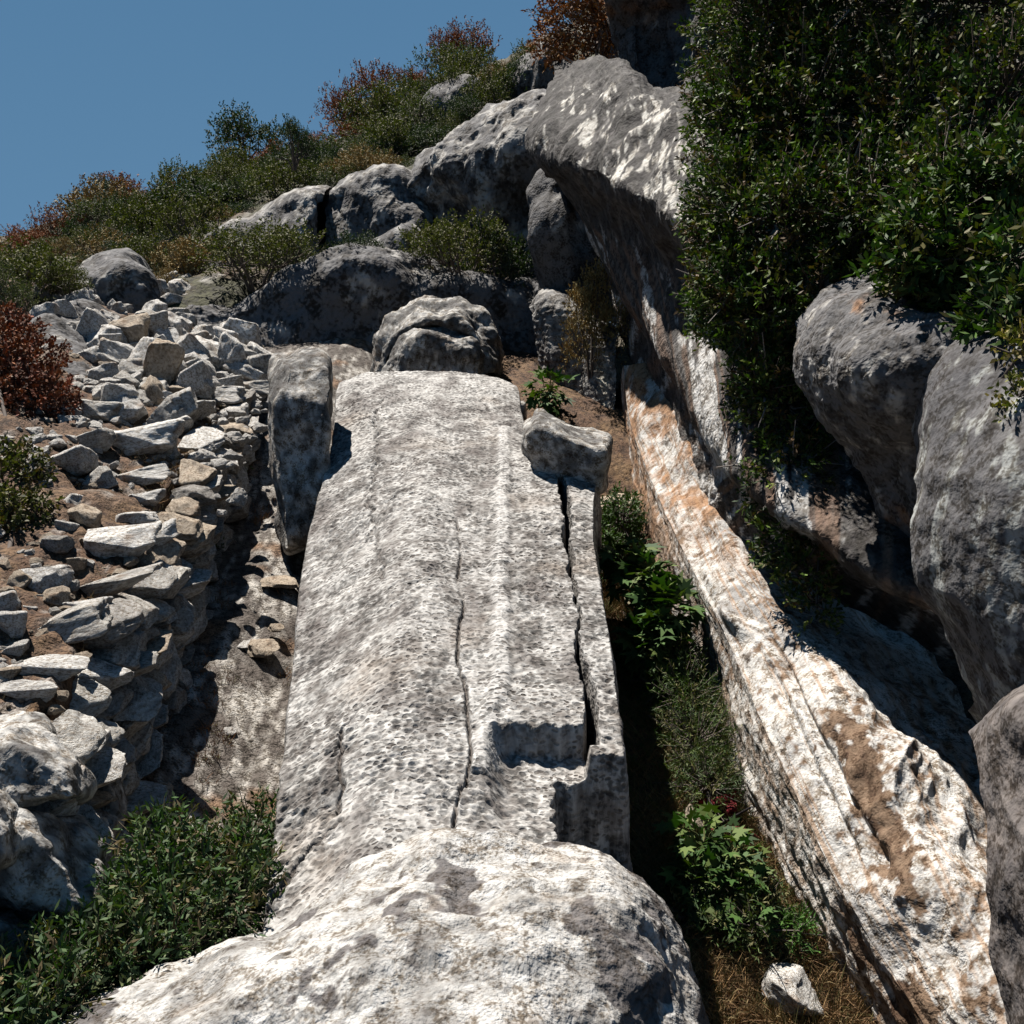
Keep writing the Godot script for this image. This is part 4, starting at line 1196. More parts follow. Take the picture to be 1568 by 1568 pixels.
# a stone whose upper face is seen at a pixel with that length, tilt and width in pixels
func lay(px: float, py: float, ln: float, ang: float, wd: float, thick: float, rng: RandomNumberGenerator) -> Transform3D:
	var o := Vector2(cos(deg_to_rad(ang)), -sin(deg_to_rad(ang))) * ln * 0.5
	var m := on_slope(px, py)
	var d := (cam_basis.inverse() * m).z * -1.0
	var a := P(px - o.x, py - o.y, d)
	var b := P(px + o.x, py + o.y, d)
	var along := b - a
	along.z += rng.randf_range(-0.5, 0.5) * along.length()
	var size := Vector3(along.length(), wd * d / F * 1.2 * thick * 1.6, wd * d / F * 1.7)
	var up := Vector3(rng.randf_range(-0.3, 0.2), 1.0, rng.randf_range(-0.25, 0.2))
	return Transform3D(stone_basis(along, up, size), m + Vector3(0, size.y * 0.25, 0))

func put_stone(kind: String, t: Transform3D, mat: Material, called: String, label: String, group: String, n: int) -> void:
	var s := MeshInstance3D.new()
	s.mesh = stone_mesh(kind, n)
	s.material_override = mat
	s.name = numbered(called)
	add_child(s)
	s.transform = t
	tag(s, label, "stone", group)

func build_stones() -> void:
	var rng := RandomNumberGenerator.new()
	rng.seed = 9
	# stones one can pick out above the wall: pixel, length, tilt, width, kind, material, words
	var list := [
		[118, 722, 72, 26, 28, "slab", "stone", "pale wedge of stone left of the biggest white cap slab"],
		[150, 690, 60, 24, 22, "slab", "stone_grey", "grey flat stone just above the biggest white cap slab"],
		[105, 784, 34, 0, 26, "chunk", "stone", "whitish squat stone on bare soil above the tan stone"],
		[138, 812, 40, 30, 34, "chunk", "stone_tan", "tan upright stone among the pale ones on the slope"],
		[102, 818, 34, -5, 16, "slab", "stone", "thin pale stone touching the tan stone's left side"],
		[94, 848, 56, 6, 26, "chunk", "stone_dark", "dark brown stone below the tan stone"],
		[62, 894, 64, -2, 28, "chunk", "stone", "pitted white stone with flat top near the left edge"],
		[28, 905, 32, -10, 22, "chunk", "stone_tan", "cream stone left of the pitted white stone"],
		[88, 922, 34, 5, 26, "chunk", "stone_tan", "small brown stone above the long cap slabs"],
		[48, 940, 28, 0, 10, "slab", "stone", "small white flat chip on the brown soil"],
		[10, 938, 44, 12, 26, "chunk", "stone", "pale block cut by the left edge of the picture"],
		[16, 972, 52, 6, 28, "slab", "stone", "white block with flat top at the left edge below the pale block"],
		[8, 1040, 46, 0, 16, "slab", "stone_tan", "cream flat stone at the left edge beside the cap slabs"],
		[118, 872, 30, 10, 14, "slab", "stone_tan", "small cream chip above the pitted white stone"],
		[132, 868, 24, 0, 12, "chunk", "stone", "tiny white stone beside the cream chip"],
		[60, 752, 40, 10, 14, "slab", "stone", "thin white stone lying on the soil under the grey boulders"],
		[50, 735, 44, 30, 30, "chunk", "stone_grey", "grey mottled stone between the red and the green bush"],
		[30, 1000, 36, 10, 16, "slab", "stone", "flat white stone at the left edge above the cream one"],
		[155, 745, 36, 40, 30, "chunk", "stone_grey", "round grey stone wedged under the cap slabs"],
		[245, 690, 34, 10, 26, "chunk", "stone_grey", "grey stone at the right end of the biggest cap slab"],
		[270, 650, 66, 18, 46, "chunk", "stone_grey", "large rough grey stone on the wall above the white cap slab"],
		[190, 640, 62, 20, 30, "chunk", "stone", "pale angular block on the slope above the wall"],
		[232, 612, 52, 25, 34, "chunk", "stone_grey", "grey angular block in the middle of the rubble"],
		[205, 590, 44, 0, 34, "chunk", "stone_grey", "blocky grey stone left of the rubble ledge"],
		[300, 612, 60, 14, 22, "slab", "stone", "pale pointed slab near the wall's far end"],
		[350, 600, 50, 8, 16, "slab", "stone", "bright slab on the wall's far top course"],
		[375, 580, 56, -4, 20, "slab", "stone", "flat slab bridging the wall's far corner"],
		[372, 545, 70, -10, 44, "chunk", "stone", "large pale rubble block beside the statue's raised forearm"],
		[322, 560, 40, 40, 40, "chunk", "stone", "tall pale rubble stone left of the large rubble block"],
		[300, 545, 58, 10, 30, "chunk", "stone_grey", "broad grey rubble stone at the centre of the heap"],
		[240, 585, 44, 10, 26, "slab", "stone_grey", "grey slab leaning at the edge of the rubble"],
		[218, 556, 56, 5, 16, "slab", "stone", "long pale slab lying across the rubble"],
		[278, 505, 32, 0, 20, "chunk", "stone", "bright white stone perched on top of the rubble heap"],
		[312, 520, 30, 40, 22, "chunk", "stone", "small pointed white stone at the top of the rubble"],
		[225, 500, 46, 5, 26, "chunk", "stone_grey", "rounded grey stone at the top of the slope"],
		[165, 498, 42, 0, 16, "chunk", "stone_grey", "low grey stone beside the layered outcrop"]]
	for q in list:
		var t := lay(q[0], q[1], q[2], q[3], q[4], 0.75, rng)
		put_stone(q[5], t, M[q[6]], "loose_stone", q[7], "stones on the slope above the wall", rng.randi() % 9)
	# the rest of the rubble and the scatter on the soil
	var mats := ["stone", "stone_grey", "stone", "stone", "stone_tan"]
	for k in 165:
		var u := rng.randf()
		var px := lerpf(150, 405, u)
		var py := lerpf(lerpf(490, 545, u), lerpf(650, 590, u), rng.randf())
		var ln := 14.0 + 42.0 * pow(rng.randf(), 1.8)
		var t := lay(px, py, ln, rng.randf_range(-35, 55), ln * rng.randf_range(0.25, 0.75), rng.randf_range(0.5, 1.1), rng)
		t.origin.y += rng.randf_range(-0.02, 0.10)
		var flat := rng.randf() < 0.55
		var mt: String = mats[rng.randi() % 5]
		var where := "beside the statue's raised forearm" if px > 340 else ("in the middle of the heap" if px > 250 else "beside the layered outcrop")
		put_stone("slab" if flat else "chunk", t, M[mt], "rubble_stone", "%s %s %s in the rubble %s" % [size_word(ln, 24, 35), tone_word(mt), "flat stone" if flat else "angular stone", where], "rubble heap", rng.randi() % 9)
	for k in 130:
		var py := rng.randf_range(690, 1080)
		var px := rng.randf_range(-10, tab([[690, 190], [800, 180], [900, 130], [1000, 40], [1080, 10]], py))
		var ln := rng.randf_range(7, 22)
		var t := lay(px, py, ln, rng.randf_range(-20, 35), ln * rng.randf_range(0.4, 0.8), 0.7, rng)
		var mt: String = mats[rng.randi() % 5]
		var where := "below the biggest white cap slab" if py < 790 else ("near the tan upright stone" if py < 880 else ("near the pitted white stone" if py < 960 else "at the left edge near the wall's near end"))
		put_stone("chunk", t, M[mt], "pebble_stone", "%s %s stone on brown soil %s" % [size_word(ln, 11, 17), tone_word(mt), where], "small stones on the soil", rng.randi() % 9)
	for k in 45:
		var px := rng.randf_range(60, 290)
		var py := rng.randf_range(430, 520)
		var ln := rng.randf_range(12, 38)
		var t := lay(px, py, ln, rng.randf_range(-20, 45), ln * rng.randf_range(0.4, 0.8), 0.8, rng)
		var mt: String = mats[rng.randi() % 4]
		var where := "left of the broken outcrop" if px < 120 else ("below the broken outcrop" if px < 210 else "beside the quarry face rim")
		put_stone("chunk", t, M[mt], "slope_stone", "%s %s weathered stone at the top of the slope %s" % [size_word(ln, 20, 29), tone_word(mt), where], "stones at the top of the slope", rng.randi() % 9)
	for half in 2:
		var spots := []
		for k in 1500:
			var D := rng.randf_range(4.2, 14.4)
			var x := wall_x(D) - 0.25 - (4.2 * pow(rng.randf(), 1.6) if half == 0 else 2.4 * rng.randf())
			if half == 1 and D < 9.5: D += 4.5
			if nf.get_noise_2d(x * 1.3 + half * 9.0, D * 1.3) < -0.05: continue
			spots.append(Vector3(x, slope_y(x, D) + 0.13 * nf.get_noise_3dv(Vector3(x, slope_y(x, D), -D) * 0.7) + 0.01, -D))
		scree("gravel", "pale stone chips strewn over the soil and between the rubble" if half == 0 else "white chips filling the gaps of the rubble heap", spots, M.stone if half == 1 else M.stone_tan, 0.025, 0.11 if half == 0 else 0.16, rng, stone_mesh("chunk", 3 + half))
	# big rocks at the near end of the wall
	var o := Vector3(33, 1, 7)
	for q in [
		[[[-60, 1235, 4.75], [130, 1230, 4.7], [-60, 1150, 4.8], [60, 1120, 4.9], [-60, 1200, 5.6], [140, 1210, 5.5], [-60, 1095, 5.7], [62, 1098, 5.7]], 8.0, 0.14, "big pale tilted slab at the near end of the wall"],
		[[[-50, 1390, 4.6], [140, 1410, 4.6], [-50, 1245, 4.6], [70, 1240, 4.65], [-40, 1390, 5.2], [170, 1370, 5.2], [-50, 1215, 5.3], [165, 1280, 5.3]], 6.0, 0.02, "big cracked rock in half shade under the tilted slab"],
		[[[-80, 1560, 4.5], [60, 1540, 4.5], [-80, 1400, 4.5], [40, 1390, 4.5], [-80, 1560, 5.3], [100, 1520, 5.3], [-80, 1370, 5.3], [110, 1400, 5.2]], 5.0, -0.1, "dark shaded rock low at the left edge behind the green bush"],
		[[[-80, 1330, 4.3], [20, 1330, 4.3], [-80, 1220, 4.4], [10, 1225, 4.4], [-80, 1320, 4.8], [30, 1320, 4.8], [-80, 1210, 4.8], [20, 1215, 4.8]], 5.0, 0.0, "grey rock at the left edge under the tilted slab"],
		[[[100, 1270, 5.9], [180, 1270, 5.9], [100, 1130, 6.0], [170, 1150, 6.0], [100, 1270, 6.4], [190, 1270, 6.4], [100, 1120, 6.4], [175, 1130, 6.4]], 6.0, 0.0, "tall dark stone standing in the shade at the wall's near end"]]:
		var c8 := pts(q[0])
		var mid := Vector3.ZERO
		for p in c8: mid += p / 8.0
		for k in 8: c8[k] -= mid
		var s := piece("wall_end_rock", block(c8, q[1], 90, 70, func(p: Vector3, _n, _u, _v): return 0.05 * ns.get_noise_3dv((p + mid) * 1.5) + 0.035 * nr.get_noise_3dv((p + mid) * 2.2) + 0.012 * nf.get_noise_3dv((p + mid) * 9.0), crust_at(mid, q[2], 0.0), [[Vector3(-0.4, 0.7, 0.6).normalized(), 1.05], [Vector3(0.7, 0.5, 0.5).normalized(), 1.05]]), M.carved, null, mid)
		tag(s, q[3], "rock")
	# in the trenches
	for q in [[1204, 1508, 62, 72, -4.45, "slab", "stone", "white angular stone lying on dry grass at the lower right"], [404, 992, 46, 40, -4.36, "chunk", "stone_tan", "round brown stone on the tooled floor left of the statue"], [352, 1120, 20, 20, -4.42, "chunk", "stone", "small white stone on the tooled floor"], [428, 888, 44, 24, -4.33, "slab", "stone_tan", "flat shaded stone against the statue's left side"], [372, 986, 28, 16, -4.37, "slab", "stone", "thin chip beside the round brown stone"], [424, 961, 22, 18, -4.35, "chunk", "stone_tan", "small brown pebble above the round brown stone"], [940, 768, 60, 20, -4.3, "slab", "stone_tan", "tan flat stone in the sun at the far end of the right trench"], [1060, 1250, 20, 40, -4.4, "chunk", "stone_tan", "pale upright stone beside the red scrap"]]:
		var m := AX(q[0], q[1], q[4])
		var d := -(cam_basis.inverse() * m).z
		var w: float = q[2] * d / F
		var h: float = q[3] * d / F
		put_stone(q[5], Transform3D(stone_basis(Vector3(1, 0.1, -0.3), Vector3(-0.1, 1, 0.15), Vector3(w * 1.1, h * 0.5, maxf(w, h) * 1.1)), m - Vector3(0, h * 0.1, 0)), M[q[6]], "trench_stone", q[7], "stones in the trenches", rng.randi() % 9)

func size_word(v: float, a: float, b: float) -> String:
	return "small" if v < a else ("middling" if v < b else "large")

func tone_word(m: String) -> String:
	return {"stone": "white", "stone_grey": "grey", "stone_tan": "cream", "stone_dark": "dark"}[m]

# grit and chips too many to count
func scree(called: String, label: String, spots: Array, mat: Material, lo: float, hi: float, rng: RandomNumberGenerator, mesh: Mesh) -> void:
	var mm := MultiMesh.new()
	mm.transform_format = MultiMesh.TRANSFORM_3D
	mm.mesh = mesh
	mm.instance_count = spots.size()
	for k in spots.size():
		var s := lo + (hi - lo) * pow(rng.randf(), 2.2)
		var b := Basis(Vector3(rng.randf_range(-1, 1), rng.randf_range(-1, 1), rng.randf_range(-1, 1)).normalized(), rng.randf() * TAU)
		mm.set_instance_transform(k, Transform3D(b.scaled(Vector3(s, s * 0.7, s)), spots[k]))
	var o := MultiMeshInstance3D.new()
	o.name = numbered(called)
	o.multimesh = mm
	o.material_override = mat
	add_child(o)
	o.set_meta("kind", "stuff")
	o.set_meta("label", label)
	o.set_meta("category", "gravel")

# ---------------------------------------------------------------- plants
func rdir(rng: RandomNumberGenerator) -> Vector3:
	while true:
		var v := Vector3(rng.randf_range(-1, 1), rng.randf_range(-1, 1), rng.randf_range(-1, 1))
		if v.length_squared() < 1.0 and v.length_squared() > 0.01: return v.normalized()
	return Vector3.UP

func sprig(b: Bits, rng: RandomNumberGenerator, a: Vector3, d: Vector3, n: int, length: float, leaf: float, width: float, pal: Array, spread: float) -> void:
	var tone := rng.randf_range(0.65, 1.3)
	var base: Color = pal[rng.randi() % pal.size()]
	for k in n:
		var t := float(k) / n
		var o := (d * rng.randf_range(0.15, 0.8) + rdir(rng) * spread).normalized()
		var c := base * (tone * rng.randf_range(0.8, 1.2))
		c.a = 1.0
		b.leaf(a + d * (length * t), o, (Vector3.UP * 0.7 + rdir(rng)).normalized(), leaf * rng.randf_range(0.7, 1.15), width * rng.randf_range(0.8, 1.1), c)

func shrub_mesh(seed_: int, clusters: int, leaf: float, width: float, airy: float) -> Array:
	var rng := RandomNumberGenerator.new()
	rng.seed = seed_
	var b := Bits.new()
	var tw := Bits.new()
	var lobes := []
	for k in 11:
		var a := TAU * k / 11.0 * 2.6 + rng.randf()
		var r := rng.randf_range(0.15, 0.72)
		lobes.append([Vector3(cos(a) * r, rng.randf_range(0.30, 0.78) - r * 0.22, sin(a) * r), rng.randf_range(0.24, 0.42)])
	var pal := [Color(1, 1, 1), Color(0.85, 0.9, 0.8), Color(1.1, 1.0, 0.8), Color(0.7, 0.75, 0.7)]
	for k in clusters:
		var l: Array = lobes[rng.randi() % lobes.size()]
		var d := rdir(rng)
		if d.y < -0.5: d.y = -d.y
		var p: Vector3 = l[0] + d * (l[1] * pow(rng.randf(), airy))
		if p.y < 0.02: p.y = rng.randf_range(0.02, 0.2)
		sprig(b, rng, p, (d + Vector3.UP * 0.35).normalized(), 9, 0.12, leaf, width, pal, 0.8)
	for l in lobes:
		var e: Vector3 = l[0]
		tw.tube([Vector3(e.x * 0.08, -0.15, e.z * 0.08), e * 0.35 + Vector3(0, 0.02, 0), e * 0.7 + rdir(rng) * 0.05, e + Vector3(0, l[1] * 0.6, 0)], 0.028, 0.006, 4, Color(0.14, 0.115, 0.095))
		for k in 5:
			var f: Vector3 = e + rdir(rng) * (l[1] * 0.95)
			tw.tube([e * 0.7, (e * 0.7).lerp(f, 0.5) + rdir(rng) * 0.03, f], 0.010, 0.003, 3, Color(0.16, 0.13, 0.11))
	return [b.mesh(), tw.mesh()]

const HILL_PX := [-500, -200, 0, 150, 290, 420, 520, 640, 760, 860, 1000]
const HILL_PY := [[560, 520, 500, 488, 470, 440, 430, 430, 420, 400, 380], [500, 460, 440, 425, 395, 350, 310, 285, 240, 200, 140], [430, 410, 395, 360, 325, 285, 255, 205, 150, 105, 20], [395, 385, 372, 322, 300, 248, 215, 150, 96, 50, -60]]
const HILL_D := [[13.5, 14, 14.4, 14.8, 15.6, 16.8, 17.4, 18, 18, 18, 18], [19, 19, 19, 19.5, 20, 20.5, 21, 21, 21, 21, 21], [27, 27, 27, 28, 28, 29, 29, 30, 30, 30, 30], [36, 36, 36, 37, 37, 38, 38, 38, 38, 38, 38]]

func on_hill(px: float, py: float) -> Vector3:
	var col := []
	for r in 4:
		var a := []
		var b := []
		for k in HILL_PX.size():
			a.append([float(HILL_PX[k]), float(HILL_PY[r][k])])
			b.append([float(HILL_PX[k]), float(HILL_D[r][k])])
		col.append([tab(a, px), tab(b, px)])
	col.reverse()
	return P(px, py, tab(col, py))

var shrub_kinds := []

func plant_shrub(k: int, mat: String, at: Vector3, w: float, h: float, turn: float, label: String, group: String) -> void:
	var t := thing("shrub", label, "shrub", at, group)
	piece("crown", shrub_kinds[k][0], M[mat], t)
	piece("stem", shrub_kinds[k][1], M.twig, t)
	t.scale = Vector3(w, h, w)
	t.rotation.y = turn

func tinted(called: String, c: Color, rough: float, like := "leaf") -> void:
	var m: StandardMaterial3D = M[like].duplicate()
	m.resource_name = called
	m.albedo_color = c.linear_to_srgb()
	m.roughness = rough
	M[called] = m

func build_hill_shrubs() -> void:
	tinted("olive_leaf", Color(0.092, 0.086, 0.036), 0.7)
	tinted("dark_leaf", Color(0.040, 0.052, 0.032), 0.7)
	tinted("rust_leaf", Color(0.20, 0.085, 0.038), 0.75, "dry_leaf")
	tinted("grey_leaf", Color(0.090, 0.092, 0.060), 0.7)
	tinted("straw_leaf", Color(0.21, 0.16, 0.07), 0.75, "dry_leaf")
	for k in 4: shrub_kinds.append(shrub_mesh(700 + k, 620, 0.056, 0.030, 0.45))
	for k in 2: shrub_kinds.append(shrub_mesh(720 + k, 420, 0.05, 0.026, 0.5))
	for k in 2: shrub_kinds.append(shrub_mesh(740 + k, 900, 0.042, 0.022, 0.45))
	var rng := RandomNumberGenerator.new()
	rng.seed = 21
	# those one can tell apart: centre, foot, width, height in pixels, kind, leaf, words
	for q in [
		[380, 245, 250, 122, 78, 0, "dark_leaf", "tall dark green bush standing highest on the left skyline"],
		[450, 225, 240, 70, 62, 1, "dark_leaf", "dark round bush right of the tall dark skyline bush"],
		[160, 345, 345, 130, 76, 2, "straw_leaf", "broad brownish bush on the far left skyline"],
		[190, 320, 320, 90, 52, 3, "rust_leaf", "brown topped bush rising from the far left skyline"],
		[320, 340, 345, 150, 70, 1, "dark_leaf", "wide dark green bush above the long low boulder"],
		[265, 320, 320, 70, 44, 4, "rust_leaf", "small rusty bush in the dip of the left skyline"],
		[585, 165, 165, 96, 72, 4, "rust_leaf", "red brown bush on the skyline left of the grey hump"],
		[530, 205, 205, 96, 87, 5, "rust_leaf", "rusty bush below the red brown skyline bush"],
		[640, 155, 160, 72, 60, 4, "rust_leaf", "small red bush touching the skyline beside the grey hump"],
		[725, 108, 108, 108, 75, 5, "rust_leaf", "reddish brown bush behind the humped skyline rock"],
		[690, 98, 98, 72, 60, 4, "rust_leaf", "brown bush on the skyline above the humped rock"],
		[40, 375, 378, 90, 40, 5, "rust_leaf", "low red brown bush where the skyline meets the left edge"],
		[50, 455, 460, 160, 95, 0, "olive_leaf", "large olive bush at the left edge above the layered outcrop"],
		[105, 455, 462, 90, 66, 6, "olive_leaf", "olive bush just left of the broken outcrop"],
		[10, 470, 478, 90, 80, 7, "grey_leaf", "grey green bush cut by the left edge above the red bush"],
		[398, 430, 446, 215, 112, 6, "olive_leaf", "sprawling olive bush in front of the long low boulder"],
		[452, 425, 440, 90, 76, 7, "grey_leaf", "yellowish green bush at the right end of the sprawling olive one"],
		[290, 420, 430, 110, 70, 3, "straw_leaf", "straw coloured bush left of the sprawling olive one"],
		[255, 440, 455, 70, 50, 7, "straw_leaf", "pale dry bush beside the broken outcrop"],
		[715, 440, 445, 185, 122, 6, "olive_leaf", "round olive bush in the dark hollow above the head"],
		[760, 430, 440, 110, 100, 1, "dark_leaf", "dark green bush at the right of the round olive one"],
		[545, 385, 395, 90, 52, 2, "dark_leaf", "dark low bush behind the pointed wedge rock"],
		[905, 540, 560, 120, 150, 7, "straw_leaf", "dry yellowish bush growing on top of the quarry pillar"],
		[865, 105, 110, 31, 45, 4, "rust_leaf", "tiny reddish bush at the foot of the rusty twiggy one"]]:
		var at := on_hill(q[0], q[2])
		var d := -(cam_basis.inverse() * at).z
		if q[0] < 130 and q[2] > 440:
			d = -(cam_basis.inverse() * on_slope(q[0], q[2])).z
		if q[0] == 905: d = 13.6
		elif q[0] in [715, 760, 545]: d = 16.2
		elif q[0] in [400, 450]: d = 16.9
		elif q[0] == 865: d = 17.5
		at = P(q[0], q[2], d)
		plant_shrub(q[5], q[6], at - Vector3(0, 0.1, 0), q[3] * d / F * 0.62, q[4] * d / F * 1.05, rng.randf() * TAU, q[7], "")
	# the maquis that covers the rest of the hill
	var sky := [[-60, 370], [0, 358], [70, 335], [180, 275], [250, 295], [320, 240], [430, 200], [480, 205], [580, 135], [660, 105], [730, 70], [800, 74], [860, 30]]
	var low := [[-60, 470], [0, 470], [90, 455], [120, 425], [200, 405], [240, 435], [290, 450], [320, 372], [400, 330], [480, 302], [540, 292], [610, 286], [640, 256], [700, 212], [790, 172], [860, 140]]
	var kinds := [["olive_leaf", "olive green"], ["olive_leaf", "olive green"], ["dark_leaf", "dark green"], ["grey_leaf", "grey green"], ["straw_leaf", "straw brown"], ["rust_leaf", "rusty"]]
	var n := 0
	var px := -50.0
	while px < 850.0:
		var top := tab(sky, px) + 46.0
		var bot := tab(low, px)
		var py := top + rng.randf() * 14.0
		while py < bot:
			var x := px + rng.randf_range(-14, 14)
			var at := on_hill(x, py)
			var d := -(cam_basis.inverse() * at).z
			var wpx := 42.0 + 60.0 * pow(rng.randf(), 1.6)
			var kd: Array = kinds[rng.randi() % 5 if py > top + 20 or rng.randf() < 0.6 else 5]
			var zone := "far left hill" if x < 300 else ("hill above the three boulders" if x < 620 else "hill beside the cliff top")
			plant_shrub(rng.randi() % 8, kd[0], at - Vector3(0, 0.15, 0), wpx * d / F * 0.74, wpx * rng.randf_range(0.62, 0.95) * d / F, rng.randf() * TAU, "%s %s bush %s the %s" % [size_word(wpx, 52, 72), kd[1], "on the skyline of" if py < top + 16 else ("half way up" if py < lerpf(top, bot, 0.6) else "low on"), zone], "%s scrub on the %s" % [kd[1], zone])
			n += 1
			py += rng.randf_range(15, 24)
		px += 24.0
	print("hill shrubs ", n)

# a bush shaped by ellipsoids [px, py, depth, radius x and y in pixels, radius in depth in metres, sprigs]
func bush(called: String, label: String, category: String, ells: Array, leaves: int, leaf: float, width: float, length: float, pal: Array, mat: String, seed_: int, foot: Vector3, twig_c := Color(0.12, 0.10, 0.09), up := 0.35, share := 1.0) -> Node3D:
	var rng := RandomNumberGenerator.new()
	rng.seed = seed_
	var t := thing(called, label, category, foot)
	var b := Bits.new()
	var tw := Bits.new()
	var gaps := called == "hanging_bush"
	for e in ells:
		var d: float = e[2] * (lerpf(0.88, 0.82, sm(150.0, 420.0, e[1])) if called == "hanging_bush" else 1.0)
		var c := P(e[0], e[1], d) - foot
		var rx: float = e[3] * d / F
		var ry: float = e[4] * d / F
		var rz: float = e[5]
		for k in int(e[6] * share * (1.35 if gaps and e[1] < 400 else 1.0)):
			var o := rdir(rng)
			var r := 1.0 - 0.6 * pow(rng.randf(), 1.6)
			r *= 1.0 + 0.42 * nf.get_noise_3dv(o * 2.2 + c)
			var p := c + cam_basis * (o * Vector3(rx, ry, rz) * r)
			if gaps and nf.get_noise_3dv((p + foot) * 1.5) < -0.32: continue
			var dirn := ((cam_basis * (o * Vector3(1.0 / rx, 1.0 / ry, 1.0 / rz)).normalized()) + Vector3.UP * up + rdir(rng) * 0.4).normalized()
			sprig(b, rng, p, dirn, leaves, length, leaf, width, pal, 0.75)
			if gaps and k % 50 == 0: tw.tube([c.lerp(p, 0.3), c.lerp(p, 0.7) + rdir(rng) * rx * 0.1, p + dirn * 0.06, p + dirn * 0.16 + rdir(rng) * 0.10], 0.012, 0.003, 4, Color(0.24, 0.215, 0.195))
			if k % 4 == 0: tw.tube([c.lerp(p, 0.35), c.lerp(p, 0.7) + rdir(rng) * rx * 0.08, p + dirn * length], 0.008, 0.0025, 3, twig_c)
		tw.tube([Vector3.ZERO, c * 0.5 + rdir(rng) * 0.1, c], 0.02, 0.008, 5, twig_c)
	piece("foliage", b.mesh(), M[mat], t)
	piece("branches", tw.mesh(), M.twig, t)
	return t

func build_big_bushes() -> void:
	var green := [Color(0.080, 0.128, 0.022), Color(0.050, 0.085, 0.020), Color(0.115, 0.145, 0.028), Color(0.030, 0.050, 0.016), Color(0.028, 0.052, 0.018), Color(0.11, 0.105, 0.03), Color(0.09, 0.055, 0.025)]
	bush("hanging_bush", "huge dark evergreen bush hanging over the cliff at the upper right", "bush", [
		[1170, 40, 10.2, 105, 110, 1.0, 900], [1300, 10, 9.8, 150, 130, 1.2, 1000], [1460, 10, 9.0, 150, 140, 1.2, 900], [1250, -140, 9.8, 220, 130, 1.3, 700], [1480, -160, 9.0, 220, 130, 1.3, 600],
		[1135, 190, 9.9, 72, 110, 0.7, 800], [1230, 200, 9.6, 110, 120, 0.9, 900], [1370, 200, 9.0, 130, 130, 1.0, 900], [1510, 190, 8.2, 120, 130, 1.0, 800],
		[1120, 330, 9.7, 58, 90, 0.6, 700], [1190, 350, 9.5, 90, 100, 0.8, 700], [1310, 340, 9.0, 110, 110, 0.9, 700], [1440, 300, 8.2, 110, 100, 0.9, 600],
		[1110, 450, 9.6, 44, 70, 0.5, 480], [1170, 480, 9.4, 70, 90, 0.6, 520], [1250, 470, 9.2, 70, 90, 0.6, 480],
		[1165, 600, 9.3, 34, 66, 0.4, 210], [1205, 620, 9.2, 44, 80, 0.4, 240], [1205, 725, 9.0, 54, 60, 0.4, 260], [1200, 820, 8.9, 28, 60, 0.3, 130], [1235, 870, 8.8, 26, 44, 0.3, 80], [1250, 925, 8.6, 22, 24, 0.2, 40]],
		10, 0.054, 0.021, 0.13, green, "leaf", 31, P(1300, 420, 8.6))
	bush("overhanging_bush", "bright green leafy bush leaning over the huge grey boulder", "bush", [
		[1480, 310, 6.2, 70, 34, 0.35, 200], [1540, 270, 6.0, 50, 40, 0.35, 150], [1420, 350, 6.1, 44, 30, 0.3, 120], [1420, 405, 6.0, 60, 24, 0.3, 130], [1380, 400, 6.1, 34, 20, 0.25, 60], [1500, 375, 6.0, 50, 26, 0.3, 100], [1535, 485, 5.4, 30, 36, 0.25, 90], [1550, 400, 5.6, 40, 30, 0.3, 80], [1430, 450, 6.0, 30, 16, 0.2, 40]],
		11, 0.075, 0.028, 0.15, [Color(0.062, 0.112, 0.026), Color(0.048, 0.085, 0.024), Color(0.095, 0.135, 0.03), Color(0.036, 0.064, 0.02), Color(0.11, 0.10, 0.035)], "leaf", 32, P(1500, 470, 6.3))
	bush("twiggy_plant", "small yellowing plant against the boulder at the right edge", "bush", [[1560, 610, 4.9, 18, 40, 0.12, 40], [1562, 540, 5.0, 14, 30, 0.12, 26]], 8, 0.04, 0.02, 0.08, [Color(0.22, 0.17, 0.05), Color(0.12, 0.12, 0.03)], "leaf", 36, P(1575, 600, 5.1))
	# the rusty one at the top
	bush("rusty_bush", "rusty brown twiggy bush against the sky at the top of the cliff", "bush", [[880, 40, 16.4, 58, 48, 0.7, 420], [925, 30, 16.0, 42, 60, 0.6, 300], [900, -20, 16.2, 60, 40, 0.7, 260], [845, 70, 16.6, 26, 26, 0.4, 90]], 7, 0.07, 0.035, 0.16, [Color(0.28, 0.12, 0.035), Color(0.20, 0.09, 0.035), Color(0.30, 0.16, 0.05), Color(0.12, 0.06, 0.03)], "dry_leaf", 33, P(915, 120, 16.2), Color(0.33, 0.29, 0.26))
	# left edge
	bush("red_bush", "rusty red low bush at the left edge beside the layered outcrop", "bush", [[20, 570, 10.6, 70, 70, 0.5, 620], [60, 620, 10.2, 46, 50, 0.4, 420], [-30, 620, 10.2, 60, 70, 0.5, 300], [10, 510, 11, 40, 34, 0.4, 220]], 9, 0.05, 0.028, 0.11, [Color(0.19, 0.065, 0.035), Color(0.14, 0.05, 0.03), Color(0.22, 0.09, 0.04), Color(0.09, 0.04, 0.025)], "dry_leaf", 34, on_slope(20, 690))
	bush("olive_bush", "olive green bush at the left edge below the red one", "bush", [[15, 745, 8.6, 55, 60, 0.4, 500], [35, 810, 8.1, 42, 60, 0.4, 460], [-20, 830, 8.0, 50, 50, 0.4, 250]], 9, 0.045, 0.026, 0.10, [Color(0.095, 0.095, 0.035), Color(0.06, 0.065, 0.03), Color(0.13, 0.12, 0.04), Color(0.11, 0.07, 0.03)], "leaf", 35, on_slope(10, 860))
